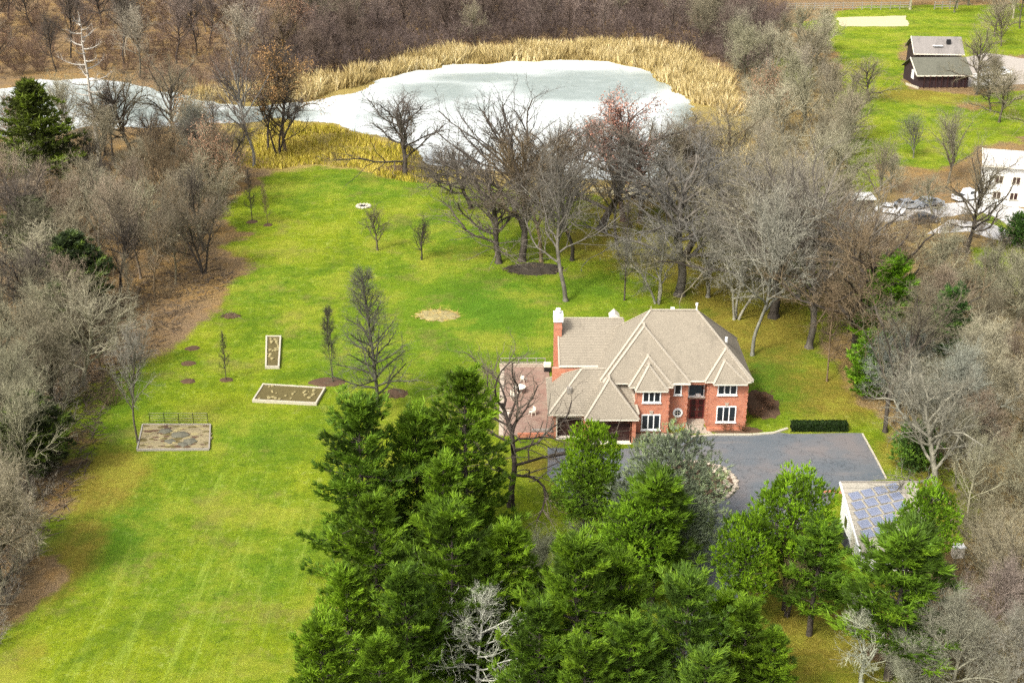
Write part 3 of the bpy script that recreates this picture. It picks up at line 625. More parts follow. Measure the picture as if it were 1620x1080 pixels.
for (px, py) in ((240, 690), (310, 683), (322, 694), (248, 704), (315, 706)):
    q = G(px, py); s = stone('straw_heap', .8, M['straw'], pl, (q[0] - c[0], q[1] - c[1], .1)); s.scale = (1.3, .8, .3)
A_, B_ = G(236, 672), G(328, 672)
fe = thing('wire_fence', (A_[0], A_[1] + .4, 0), 'low wire fence on thin dark posts behind the vegetable plot', 'fence')
for k in range(5):
    x = (B_[0] - A_[0]) * k / 4; MB().cyl(x, 0, 0, 1.2, .035, n=6).build('post', M['black'], fe)
for z in (.3, .6, .9, 1.2): MB().bar((0, .06, z), (B_[0] - A_[0], .06, z), .025).build('wire', M['greywood'], fe)
x, y = G(575, 327); fp = thing('fire_pit', (x, y, 0), 'white stone fire ring on the far lawn near the pond', 'fire pit')
for k in range(12): a = 2 * math.pi * k / 12; s = stone('stone', .34, M['timber'], fp, (1.0 * math.cos(a), .9 * math.sin(a), .12))
MB().cyl(0, 0, .01, .08, .8, n=16).build('ash', M['black'], fp)
def mound(px, py, rx, ry, label, mat='mud', h=.14, cat='mulch ring', name='mulch_ring', lumps=0):
    x, y = G(px, py); S = SC(y); dep = math.sin(math.atan2(CAM_H, y)); a_, b_ = rx / S, ry / (S * dep)
    n = 28; q = random.Random(int(px * 7 + py)); jg = .16 if 'pile' in cat else .13; rr = [q.uniform(1 - jg, 1 + jg) for _ in range(n)]
    m = MB(); P = [(a_ * rr[i] * math.cos(2 * math.pi * i / n), b_ * rr[i] * math.sin(2 * math.pi * i / n), 0.0) for i in range(n)] + [(a_ * .7 * rr[i] * math.cos(2 * math.pi * i / n), b_ * .7 * rr[i] * math.sin(2 * math.pi * i / n), h) for i in range(n)]
    m.poly(P, [(i, (i + 1) % n, n + (i + 1) % n, n + i) for i in range(n)] + [tuple(range(n, 2 * n))])
    o = m.build(name, M[mat]); o.location = (x, y, .004); tag(o, label, cat)
    if cat in ('brush pile', 'twig pile', 'branch pile', 'leaf pile'):
        rg = np.random.default_rng(int(px)); k = int(a_ * b_ * 34) + 60; an = rg.uniform(0, 6.28, k); rd = rg.random(k) ** .5 * 1.1; c_ = np.stack([a_ * rd * np.cos(an), b_ * rd * np.sin(an), np.maximum(.02, h * (1.1 - rd))], 1)
        d_ = rg.normal(0, 1, (k, 3)); d_[:, 2] = np.abs(d_[:, 2]) * .35; d_ /= np.linalg.norm(d_, axis=1)[:, None]
        w = link(bpy.data.objects.new('sticks', flat_twigs(c_ - d_ * .4, c_ + d_ * rg.uniform(.4, 1.3, (k, 1)), .05, 'sticks', M['bark'], rg)), o); w.color = (.10, .075, .05, 1) if mat in ('mud', 'brush') else (.36, .26, .08, 1); w['kind'] = 'stuff'
    return o
# ------------------------------------------------------------------ solar shed
sx, sy = G(1330, 763, 4.3)
SH = thing('solar_shed', (sx, sy, 0), 'white outbuilding with solar panels on its pale roof, beyond the lower right pines', 'shed')
W_, D_ = 7.0, 8.2; zf = 2.2; zt = 4.3
def zroof(v): return zt + (zf - zt) * v / D_
MB().poly([(0, 0, zt), (W_, 0, zt), (W_, -D_, zf), (0, -D_, zf), (0, 0, zt - .16), (W_, 0, zt - .16), (W_, -D_, zf - .16), (0, -D_, zf - .16)], [(3, 2, 1, 0), (4, 5, 6, 7), (0, 1, 5, 4), (1, 2, 6, 5), (2, 3, 7, 6), (3, 0, 4, 7)]).build('roof', M['shedroof'], SH)
MB().bar((-.06, .05, zt - .03), (-.06, -D_, zf - .03), .14, .2).build('verge_board', M['white'], SH); MB().bar((-.1, .08, zt), (W_ + .1, .08, zt), .12, .2).build('ridge_board', M['greywood'], SH)
MB().poly([(.25, -.25, 0), (.25, -D_ + .3, 0), (.25, -D_ + .3, zf - .15), (.25, -.25, zt - .2), (.45, -.25, 0), (.45, -D_ + .3, 0), (.45, -D_ + .3, zf - .15), (.45, -.25, zt - .2)], [(0, 3, 2, 1), (4, 5, 6, 7), (0, 4, 7, 3), (1, 2, 6, 5), (3, 7, 6, 2)]).build('wall', M['siding'], SH)
MB().box(.45, W_ - .3, -.45, -.25, 0, zt - .25).build('wall', M['siding'], SH); MB().box(.45, W_ - .3, -D_ + .3, -D_ + .5, 0, zf - .2).build('wall', M['siding'], SH); MB().box(W_ - .5, W_ - .3, -D_ + .5, -.45, 0, zf - .3).build('wall', M['siding'], SH)
wd_ = MB().box(.2, .246, -2.9, -1.9, .9, 2.1).build('window', M['white'], SH); MB().box(.17, .197, -2.8, -2.0, 1.0, 2.0).build('pane', M['glass'], wd_)
dr_ = MB().box(.2, .246, -5.6, -4.5, .1, 2.1).build('door', M['cream'], SH); MB().box(.15, .197, -4.75, -4.65, 1.0, 1.15).build('handle', M['steel'], dr_)
sl = math.atan2(zt - zf, D_)
for ci in range(5):
    for ri in range(5 - (0 if ci < 2 else ci - 1)):
        u = .95 + ci * 1.24 + ri * .03; v = 1.75 + ri * 1.12 - ci * .36
        if u > 5.2: continue
        o = MB().box(-.53, .53, -.44, .44, 0, .05).build('solar_panel', M['solar'], SH)
        o.location = (u, -v, zroof(v) + .07); o.rotation_euler = (sl, -R(1.5), R(19))
        MB().box(-.545, .545, -.46, -.442, -.02, .056).box(-.545, .545, .442, .46, -.02, .056).box(-.55, -.532, -.44, .44, -.02, .056).box(.532, .55, -.44, .44, -.02, .056).build('frame', M['steel'], o)
MB().box(5.6, 5.66, -2.6, -.3, 0, .05).build('seam', M['greywood'], SH).location = (0, 0, zt - .35)

# ------------------------------------------------------------------ buildings beyond
def barn(loc, L, W, hw, hr, rz, wallm, roofm, label, name='barn', cat='barn'):
    b = thing(name, (*loc, 0), label, cat, rz=rz)
    MB().poly([(0, 0, 0), (L, 0, 0), (L, W, 0), (0, W, 0), (0, 0, hw), (L, 0, hw), (L, W, hw), (0, W, hw), (0, W / 2, hr), (L, W / 2, hr)], [(0, 1, 5, 4), (2, 3, 7, 6), (1, 2, 6, 9, 5), (3, 0, 4, 8, 7)]).build('wall', wallm, b)
    e = .6; s = (hr - hw) / (W / 2)
    for sg in (0, 1):
        y0, y1 = (-e, W / 2) if sg == 0 else (W + e, W / 2)
        MB().poly([(-e, y0, hw - e * s + .12), (L + e, y0, hw - e * s + .12), (L + e, y1, hr + .12), (-e, y1, hr + .12), (-e, y0, hw - e * s), (L + e, y0, hw - e * s), (L + e, y1, hr), (-e, y1, hr)],
                  [(0, 1, 2, 3), (7, 6, 5, 4), (0, 4, 5, 1), (1, 5, 6, 2), (3, 7, 4, 0)]).build('roof', roofm, b)
    MB().bar((-e - .05, -e, hw - e * s + .1), (-e - .05, W / 2, hr + .1), .12, .3).build('verge_board', M['cream'], b); MB().bar((-e, -e - .05, hw - e * s + .05), (L + e, -e - .05, hw - e * s + .05), .12, .22).build('gutter', M['cream'], b)
    return b
x, y = G(1451, 139)
b1 = barn((x, y), 11.3, 10, 3.0, 5.6, R(2), M['barnwall'], M['barnroof'], 'dark plum barn with a weathered grey-green roof in the upper right')
wn = MB().box(-.08, -.01, 3.0, 4.6, 1.2, 3.2).build('window', M['white'], b1); MB().box(-.12, -.082, 3.2, 4.4, 1.4, 3.0).build('pane', M['siding'], wn)
for k in range(8): MB().box(1.0 + k * 1.32, 1.16 + k * 1.32, -.9, -.74, 0, 2.75).build('porch_post', M['darkwood'], b1)
MB().bar((-1.6, 3, .25), (-.2, -1.4, .25), .12, .5).build('plank', M['timber'], b1)
x, y = G(1446, 110)
b2 = barn((x, y), 10.5, 9.0, 4.0, 6.8, R(-4), M['barnwall'], M['greyroof'], 'barn with a pale pinkish roof, directly behind the plum barn')
o = MB().box(4.0, 6.2, .9, 1.7, 5.3, 5.4).build('skylight', M['white'], b2); o.rotation_euler = (0, 0, 0)
MB().box(7.3, 8.2, 2.0, 2.8, 5.6, 6.6).build('chimney', M['black'], b2)
def trailer(px, py, label):
    x, y = G(px, py); t = thing('trailer', (x, y, 0), label, 'trailer', rz=R(8))
    MB().box(-2.2, 2.0, -1.1, 1.1, .6, 2.9).build('body', M['white'], t, .15)
    for sx in (-.9, .1):
        for sy in (-1.15, 1.15): o = MB().cyl(0, 0, -.1, .1, .38).build('wheel', M['tyre'], t); o.rotation_euler = (R(90), 0, 0); o.location = (sx, sy, .38)
    MB().box(2.0, 3.2, -.06, .06, .5, .62).build('hitch', M['black'], t); MB().box(-2.24, -2.202, -.9, .9, .8, 2.6).build('rear_door', M['siding'], t)
trailer(1556, 138, 'white box trailer parked right of the plum barn')
M['carwhite'] = mat_plain('white_car_paint', (.78, .79, .80), .25, .04, 1, spec=.6); M['cardark'] = mat_plain('dark_car_paint', (.035, .035, .04), .25, .2, 1, spec=.6); M['carsilver'] = mat_plain('silver_car_paint', (.42, .44, .46), .3, .1, 1, spec=.6, metal=.4)
def car(px, py, rz, paint, label, pickup=False, group=None):
    x, y = G(px, py); t = thing('pickup_truck' if pickup else 'parked_car', (x, y, .02), label, 'truck' if pickup else 'car', group, rz)
    L = 2.6 if pickup else 2.3
    prof = [(-L, .35), (-L, .95), (-L + .15, 1.05), (-1.0, 1.1), (-.9, 1.1), (-.5, 1.75), (.9, 1.8), (1.3, 1.15), (L - .1, 1.0), (L, .8), (L, .35)] if pickup else \
        [(-L, .35), (-L, .9), (-L + .1, 1.0), (-1.7, 1.08), (-1.25, 1.5), (.35, 1.52), (1.05, 1.02), (L - .15, .88), (L, .7), (L, .35)]
    if pickup: prof[0:5] = [(-L, .35), (-L, 1.05), (-.75, 1.05), (-.75, 1.1), (-.7, 1.1)]
    n = len(prof); w2 = .92; m = MB()
    m.poly([(a, -w2 + (.12 if b > 1.2 else 0), b) for a, b in prof] + [(a, w2 - (.12 if b > 1.2 else 0), b) for a, b in prof], [tuple(range(n)), tuple(range(2 * n - 1, n - 1, -1))] + [(i, n + i, n + (i + 1) % n, (i + 1) % n) for i in range(n)])
    m.build('body', paint, t, .05)
    g0, g1 = (-.45, 1.0) if pickup else (-1.3, .55)
    for s in (-1, 1): MB().box(g0 + .1, g1 - .05, s * (w2 - .02) - .012, s * (w2 - .02) + .012, 1.12, 1.45 if not pickup else 1.65).build('side_window', M['glass'], t)
    ws = (.36, 1.04, 1.5, 1.04) if not pickup else (.92, 1.3, 1.77, 1.18)
    MB().poly([(ws[0] + .04, -.72, ws[2] + .02), (ws[0] + .04, .72, ws[2] + .02), (ws[1] + .02, .78, ws[3] + .03), (ws[1] + .02, -.78, ws[3] + .03)], [(0, 3, 2, 1)]).build('windscreen', M['glass'], t)
    if not pickup: MB().poly([(-1.74, -.75, 1.09), (-1.74, .75, 1.09), (-1.28, .72, 1.52), (-1.28, -.72, 1.52)], [(0, 1, 2, 3)]).build('rear_window', M['glass'], t)
    else: MB().box(-L + .12, -.85, -.78, .78, 1.04, 1.062).build('load_bed', M['black'], t)
    for ax in (-1.45, 1.45):
        for s in (-1, 1):
            wh = MB().cyl(0, 0, -.12, .12, .35, n=14).build('wheel', M['tyre'], t); wh.rotation_euler = (R(90), 0, 0); wh.location = (ax, s * .85, .35)
            MB().cyl(0, 0, -.13, .13, .2, n=10).build('rim', M['steel'], wh)
    for s in (-.6, .6): MB().box(L - .02, L + .02, s - .15, s + .15, .68, .8).build('headlight', M['white'], t); MB().box(-L - .02, -L + .02, s - .13, s + .13, .75, .88).build('tail_light', M['doorred'], t)
car(1582, 119, R(-12), M['carwhite'], 'white pickup parked right of the box trailer', True)
car(1566, 113, R(15), M['carsilver'], 'silver car behind the box trailer on the gravel')
car(1408, 338, R(-25), M['carwhite'], 'white car parked left in the row among the right-hand trees')
car(1470, 326, R(20), M['carsilver'], 'silver car in the middle of the row among the right-hand trees')
car(1436, 330, R(10), M['carsilver'], 'silver car right beside the leftmost white car among the trees')
car(1530, 316, R(24), M['carwhite'], 'white car parked just left of the white house', True)
car(1462, 352, R(15), M['cardark'], 'dark car parked across the lane in front of the silver cars')
car(1565, 545, R(15), M['cardark'], 'dark car half hidden behind the brush near the right edge')
# small open shelter with a pale roof
x, y = G(1357, 332); t = thing('garden_shelter', (x, y, 0), 'small dark shelter with a white flat roof, leftmost by the parked cars', 'shelter')
MB().box(-2.0, 2.0, -1.5, 1.5, 0, 2.2).build('wall', M['barnwall'], t); MB().box(-2.3, 2.3, -1.8, 1.8, 2.2, 2.4).build('roof', M['siding'], t)
# white two-storey house at the right edge
x, y = G(1590, 322)
hw_ = barn((x - 4.0, y), 17, 8, 6.6, 8.0, R(-16), M['siding'], M['paleroof'], 'white two-storey house with brown windows at the right edge', 'white_house', 'house')
for k, xx in enumerate((1.6, 4.2, 7.2, 9.8, 12.6)):
    for zz in (1.0, 3.6):
        w_ = MB().box(xx, xx + 1.3, -.07, -.004, zz, zz + 1.3).build('window', M['cream'], hw_); MB().box(xx + .12, xx + .58, -.10, -.072, zz + .12, zz + 1.18).build('pane', M['darkwood'], w_); MB().box(xx + .70, xx + 1.18, -.10, -.072, zz + .12, zz + 1.18).build('pane', M['darkwood'], w_)
x, y = G(1541, 556); t = thing('garden_shed', (x, y, 0), 'low pale tan shed among brush right of the evergreens', 'shed')
MB().box(-1.6, 1.6, -1.2, 1.2, 0, 1.9).build('wall', M['cream'], t); MB().poly([(-1.8, -1.4, 1.9), (1.8, -1.4, 1.9), (1.8, 1.4, 1.9), (-1.8, 1.4, 1.9), (-1.8, 0, 2.3), (1.8, 0, 2.3)], [(0, 1, 5, 4), (2, 3, 4, 5), (1, 2, 5), (3, 0, 4), (0, 3, 2, 1)]).build('roof', M['gravel'], t)
MB().box(-.4, .4, -1.26, -1.202, .05, 1.7).build('door', M['greywood'], t)
x, y = G(1514, 880); t = thing('utility_box', (x, y, 0), 'small whitish utility cabinet in the brush right of the tall pine', 'cabinet')
MB().box(-.5, .5, -.35, .35, 0, 1.1).build('body', M['cream'], t, .04); MB().box(-.55, .55, -.4, .4, 1.1, 1.16).build('lid', M['white'], t)
x, y = G(1130, 945); t = thing('mailbox', (x + 4.2, y, 0), 'small white mailbox by the drive among the lower pines', 'mailbox')
MB().box(-.05, .05, -.05, .05, 0, 1.0).build('post', M['greywood'], t); MB().box(-.15, .15, -.3, .3, 1.0, 1.3).build('box', M['white'], t, .05)
# board fences of the paddock
def board_fence(a, b, label, n):
    f = thing('paddock_fence', (a[0], a[1], 0), label, 'fence', 'board fences of the far paddock'); v = Vector((b[0] - a[0], b[1] - a[1], 0))
    for k in range(n + 1): q = v * k / n; MB().box(q.x - .12, q.x + .12, q.y - .1, q.y + .1, 0, 2.3).build('post', M['greywood'], f)
    for k in range(n):
        for z in (.7, 1.35, 2.0): MB().bar(v * (k + .03) / n + Vector((0, -.14, z)), v * (k + .97) / n + Vector((0, -.14, z)), .06, .22).build('rail', M['greywood'], f)
board_fence(G(1243, 17), G(1438, 15), 'long board fence left of the gap behind the sand arena', 13); board_fence(G(1478, 15), G(1514, 14), 'short board fence right of the gap behind the sand arena', 3)

# ================================================================== vegetation
def _nrm(a):
    l = math.sqrt(a[0] * a[0] + a[1] * a[1] + a[2] * a[2]) or 1; return (a[0] / l, a[1] / l, a[2] / l)
def _perp(d, ang, az):
    """direction making angle ang with d, at azimuth az around it"""
    u = _nrm((-d[1], d[0], 0.0)) if abs(d[2]) < .98 else (1., 0., 0.)
    v = (d[1] * u[2] - d[2] * u[1], d[2] * u[0] - d[0] * u[2], d[0] * u[1] - d[1] * u[0])
    c, s = math.cos(ang), math.sin(ang); a, b = math.cos(az) * s, math.sin(az) * s
    return _nrm((d[0] * c + u[0] * a + v[0] * b, d[1] * c + u[1] * a + v[1] * b, d[2] * c + u[2] * a + v[2] * b))
def tubes(segs, name, mat):
    """segs: list of (p0,p1,r0,r1) -> three-sided tapered tubes"""
    A = np.array([s[0] for s in segs]); B = np.array([s[1] for s in segs]); ra = np.array([s[2] for s in segs]); rb = np.array([s[3] for s in segs])
    d = B - A; d /= np.maximum(1e-6, np.linalg.norm(d, axis=1))[:, None]
    up = np.where(np.abs(d[:, 2:3]) > .9, np.array([[1., 0, 0]]), np.array([[0, 0, 1.]])); u = np.cross(d, up); u /= np.linalg.norm(u, axis=1)[:, None]; v = np.cross(d, u)
    k = 5 if len(segs) < 900 else 3
    V = []
    for C, r in ((A, ra), (B, rb)):
        for j in range(k):
            t = 2 * math.pi * j / k; V.append(C + (u * math.cos(t) + v * math.sin(t)) * r[:, None])
    V = np.stack(V, 1).reshape(-1, 3); n = len(segs); b = np.arange(n) * 2 * k
    F = np.concatenate([np.stack([b + j, b + (j + 1) % k, b + k + (j + 1) % k, b + k + j], 1) for j in range(k)])
    return mesh_np(name, V, F4=F, mats=[mat], smooth=True)
def flat_twigs(A, B, wdt, name, mat, rng, tint=None, smooth=False):
    d = B - A; r = rng.normal(size=d.shape); s = np.cross(d, r); s /= np.maximum(1e-6, np.linalg.norm(s, axis=1))[:, None]; s *= wdt[:, None] if hasattr(wdt, 'shape') else wdt
    V = np.stack([A - s, A + s, B], 1).reshape(-1, 3); F = np.arange(len(V)).reshape(-1, 3)
    at = {'tint': np.repeat(tint, 3)} if tint is not None else None
    return mesh_np(name, V, F3=F, mats=[mat], attrs=at)

def bare_tree(seed, H=16, r0=.28, clear=.25, limbs=16, spread=.85, upness=.35, crook=.16, l1=.42, sub=6, twig=8, form='oak', dens=1.0, tw=.013, lean=0.0, stems=1, leaves=0, tl=.9):
    """bare deciduous tree (unit: metres). returns (trunk mesh, crown mesh, extra mesh)"""
    q = random.Random(seed); rng = np.random.default_rng(seed)
    big = []; small = []; tips = []
    def walk(p, d, L, r, n, ck, up, taper, out):
        pts = [(p, d, r)]
        for i in range(n):
            d = _nrm((d[0] + q.gauss(0, ck), d[1] + q.gauss(0, ck), d[2] + q.gauss(0, ck) + up / n)); s = L / n
            p2 = (p[0] + d[0] * s, p[1] + d[1] * s, max(.3, p[2] + d[2] * s)); r2 = r * (1 - (1 - taper) / n) if taper else r * .8
            out.append((p, p2, r, r2)); p = p2; r = r2; pts.append((p, d, r))
        return pts
    for st in range(stems):
        az0 = q.uniform(0, 6.28) if stems == 1 else st * 6.28 / stems + q.uniform(-.5, .5)
        tilt = lean if stems == 1 else q.uniform(.08, .32)
        d0 = _nrm((math.cos(az0) * tilt, math.sin(az0) * tilt, 1)) if stems > 1 else _nrm((lean, 0, 1))
        Hh = H * (1 if stems == 1 else q.uniform(.8, 1)); rr = r0 * (1 if stems == 1 else .62)
        off = (0, 0, 0) if stems == 1 else (math.cos(az0) * r0, math.sin(az0) * r0, 0)
        tr_len = Hh * (.92 if form in ('pole', 'cone') else .68)
        N = 14; tp = walk(off, d0, tr_len, rr, N, crook * (.25 if form in ('pole', 'cone') else .45), .35, .22 if form in ('pole', 'cone') else .35, big)
        if st == 0: big.append(((off[0], off[1], -.3), (off[0], off[1], .5), rr * 1.5, rr * 1.05))
        for k in range(limbs):
            f = clear + (1 - clear) * ((k + q.random()) / limbs) ** (.9 if form != 'oak' else .75)
            idx = min(N - 1, int(f * N)); p, d, r = tp[idx]; p1 = tp[idx + 1][0]; t = f * N - idx; p = tuple(p[j] + (p1[j] - p[j]) * t for j in range(3))
            az = k * 2.4 + q.uniform(-.5, .5); fr = (f - clear) / (1 - clear)
            if form == 'cone': ang = 1.25 - .55 * fr; L = Hh * l1 * (1 - fr) ** .8 + .6
            elif form == 'pole': ang = .95 - .35 * fr; L = Hh * l1 * (.75 - .45 * fr)
            elif form == 'vase': ang = .62 - .35 * fr + q.uniform(-.12, .12); L = Hh * l1 * q.uniform(.85, 1.25) * (1.1 - .35 * fr)
            else: ang = spread * (1.25 - .75 * fr) + q.uniform(-.2, .2); L = Hh * l1 * q.uniform(.7, 1.2) * (1.05 - .35 * fr)
            rl = min(r * .68, .045 + L * .024)
            lp = walk(p, _perp(d, ang, az), L, rl, 7, crook, upness, .18, big)
            for m in range(1, 8):
                pp, dd, r2 = lp[m]; ns = sub * .8 if m > 1 else 2
                for s_ in range(max(1, int(ns * .5 + q.random()))):
                    L2 = L * (.24 + .36 * q.random()) * (1.15 - .07 * m)
                    sp2 = walk(pp, _perp(dd, q.uniform(.45, 1.0), q.uniform(0, 6.28)), L2, max(.020, r2 * .55), 4, crook * 1.1, upness * .5, .25, small)
                    for m2 in range(1, 5):
                        p3, d3, r3 = sp2[m2]
                        for t_ in range(max(1, int(twig * .38 + q.random()))):
                            L3 = tl * q.uniform(.5, 1.2)
                            s3 = walk(p3, _perp(d3, q.uniform(.35, 1.0), q.uniform(0, 6.28)), L3, .013, 2, crook, upness * .35, .5, small if False else tips)
    trunk = tubes(big, 'trunk', M['bark'])
    # crown: branchlets as tubes, then sprays of fine twigs
    sm = tubes(small, 'limbs', M['bark'])
    A = np.array([t[0] for t in tips]); B = np.array([t[1] for t in tips]); n = len(A); reps = 2
    As, Bs, Ws = [A], [A + (B - A) * 1.05], [np.full(n, tw)]
    for k in range(reps):
        f = rng.random((n, 1)); a = A + (B - A) * f; dv = (B - A) / np.maximum(1e-6, np.linalg.norm(B - A, axis=1))[:, None]
        dv = dv + rng.normal(0, .55, (n, 3)); dv[:, 2] += .12; dv /= np.linalg.norm(dv, axis=1)[:, None]; As.append(a); Bs.append(a + dv * rng.uniform(.25, .75, (n, 1)) * tl); Ws.append(np.full(n, tw * .62))
    A2, B2, W2 = np.concatenate(As), np.concatenate(Bs), np.concatenate(Ws)
    tw_me = flat_twigs(A2, B2, W2, 'twigs', M['bark'], rng)
    lf = None
    if leaves:
        m = int(len(A2) * leaves); ix = rng.integers(0, len(A2), m); c = B2[ix] + rng.normal(0, .08, (m, 3)); sz = rng.uniform(.07, .15, (m, 1))
        lf = flat_twigs(c, c + rng.normal(0, 1, (m, 3)) * sz, .07, 'leaves', M['leaf'], rng, tint=rng.random(m))
    # join branchlets + twigs into one crown mesh
    bm_v = np.concatenate([np.array([v.co for v in sm.vertices]), np.array([v.co for v in tw_me.vertices])]); o = len(sm.vertices)
    q4 = np.array([p.vertices[:] for p in sm.polygons]); t3 = np.array([p.vertices[:] for p in tw_me.polygons]) + o
    crown = mesh_np('crown', bm_v, F4=q4, F3=t3, mats=[M['bark']]); bpy.data.meshes.remove(sm); bpy.data.meshes.remove(tw_me)
    top = max(v for v in bm_v[:, 2]); rad = np.percentile(np.hypot(bm_v[:, 0], bm_v[:, 1]), 96)
    return dict(trunk=trunk, crown=crown, leaves=lf, h=float(top), r=float(rad))

def tuft_mesh(C, D, S, rng, n_needles, name='foliage', width=.045, flat=.0, up=.35, spread=.9, TI=None):
    """needle sprays: centres C, facing D, size S"""
    n = len(C); m = n_needles; tint = np.clip(rng.random(n) ** 1.1, 0, 1) if TI is None else np.clip(np.array(TI), 0, 1)
    c = np.repeat(C, m, 0); rz_ = rng.normal(0, spread, (n * m, 3)); rz_[:, 2] *= .6; d = np.repeat(D, m, 0) + rz_; d[:, 2] += up; d /= np.linalg.norm(d, axis=1)[:, None]
    s = np.repeat(S, m) * rng.uniform(.6, 1.15, n * m); a = c + rng.normal(0, .10, (n * m, 3)) * s[:, None]
    return a, a + d * s[:, None], np.clip(np.repeat(tint, m) + rng.normal(0, .1, n * m), 0, 1), width * s / .4
def conifer(seed, H=17, R=4.8, kind='white', dens=1.0, clear=.06):
    q = random.Random(seed); rng = np.random.default_rng(seed); segs = []; C = []; D = []; S = []; TI = []
    N = 12; p = (0, 0, -.3)
    tx = [0, 0]
    for i in range(N):
        p2 = (p[0] + q.gauss(0, .04), p[1] + q.gauss(0, .04), H * .97 * (i + 1) / N); segs.append((p, p2, .27 * (1 - i / N) ** .9 + .03, .27 * (1 - (i + 1) / N) ** .9 + .025)); p = p2
    def trunk_at(z):
        i = max(0, min(N - 1, int(z / (H * .97) * N))); a, b = segs[i][0], segs[i][1]; t = (z - a[2]) / max(.01, b[2] - a[2]); return (a[0] + (b[0] - a[0]) * t, a[1] + (b[1] - a[1]) * t, z)
    z = H * clear; az = 0
    while z < H * .985:
        f = z / H
        if kind == 'white': prof = (1 - f) ** .55 * (1.0 if f > .25 else .75 + f); step = 1.12; nb = 6; drop = .04
        elif kind == 'spruce': prof = min(1, (1 - f) * 1.55) ** .85; step = .42; nb = 6; drop = -.12
        elif kind == 'cedar': prof = math.sin(min(1, (1 - f) * 1.15 + .05) * math.pi * .62) * .95 * (1 if f > .15 else .7); step = .38; nb = 6; drop = .35
        else: prof = math.sqrt(max(0, 1 - ((f - .45) / .56) ** 2)); step = .40; nb = 7; drop = .45
        for k in range(nb):
            az = az + 6.283 / nb + q.uniform(-.35, .35); L = R * prof * q.uniform(.68, 1.22) + .25
            if kind == 'white': L *= q.choice((.6, .85, 1, 1, 1.12, 1.25))
            bt = q.uniform(.05, .85)
            b0 = trunk_at(z + q.uniform(-.15, .15)); elev = drop + (f ** 2) * .75 + q.uniform(-.12, .12)
            d = _nrm((math.cos(az), math.sin(az), elev)); pp = b0; n = max(3, int(L / .55)); r = .02 + L * .010
            for i in range(n):
                g = (i + 1) / n; d = _nrm((d[0] + q.gauss(0, .07), d[1] + q.gauss(0, .07), d[2] + (-.06 if g < .5 else .17 if kind == 'white' else .11) + q.gauss(0, .04)))
                p2 = (pp[0] + d[0] * L / n, pp[1] + d[1] * L / n, pp[2] + d[2] * L / n); segs.append((pp, p2, r * (1 - g * .8) + .008, r * (1 - g * .85) + .006)); pp = p2
                if g < .22 and kind == 'white': continue
                # side shoots in a fan
                ns = int((5.2 if kind == 'white' else 3.0) * dens + q.random()); wsp = (1.15 - .75 * g) * min(1.7, L * .34) + .18
                for s in range(ns):
                    sd = q.choice((-1, 1)); t = q.uniform(.15, 1); ox, oy = -d[1] * sd * wsp * t, d[0] * sd * wsp * t
                    C.append((pp[0] + ox + d[0] * q.uniform(-.1, .35), pp[1] + oy + d[1] * q.uniform(-.1, .35), pp[2] + q.uniform(-.04, .12)))
                    D.append(_nrm((d[0] + ox * .8, d[1] + oy * .8, .35))); S.append(q.uniform(.42, .78) * (1.0 if kind == 'white' else .75)); TI.append(bt + q.gauss(0, .12))
                C.append(pp); D.append(d); S.append(q.uniform(.4, .7)); TI.append(bt + .05)
        z += step * (1 - f * .35) * q.uniform(.8, 1.25)
    for k in range(12): C.append((p[0] + q.gauss(0, .12), p[1] + q.gauss(0, .12), p[2] + q.uniform(-.6, .35))); D.append((0, 0, 1)); S.append(.5); TI.append(.6)
    C, D, S = np.array(C), np.array(D), np.array(S)
    a, b, ti, wd = tuft_mesh(C, D, S, rng, 12 if kind == 'white' else 8, spread=.50 if kind == 'white' else .8, up=.40, TI=TI)
    me = flat_twigs(a, b, wd * (.85 if kind == 'white' else 1.3), 'foliage', M['needles'], rng, tint=ti)
    tr = tubes(segs, 'trunk', M['bark']); return dict(trunk=tr, crown=me, leaves=None, h=H, r=R)
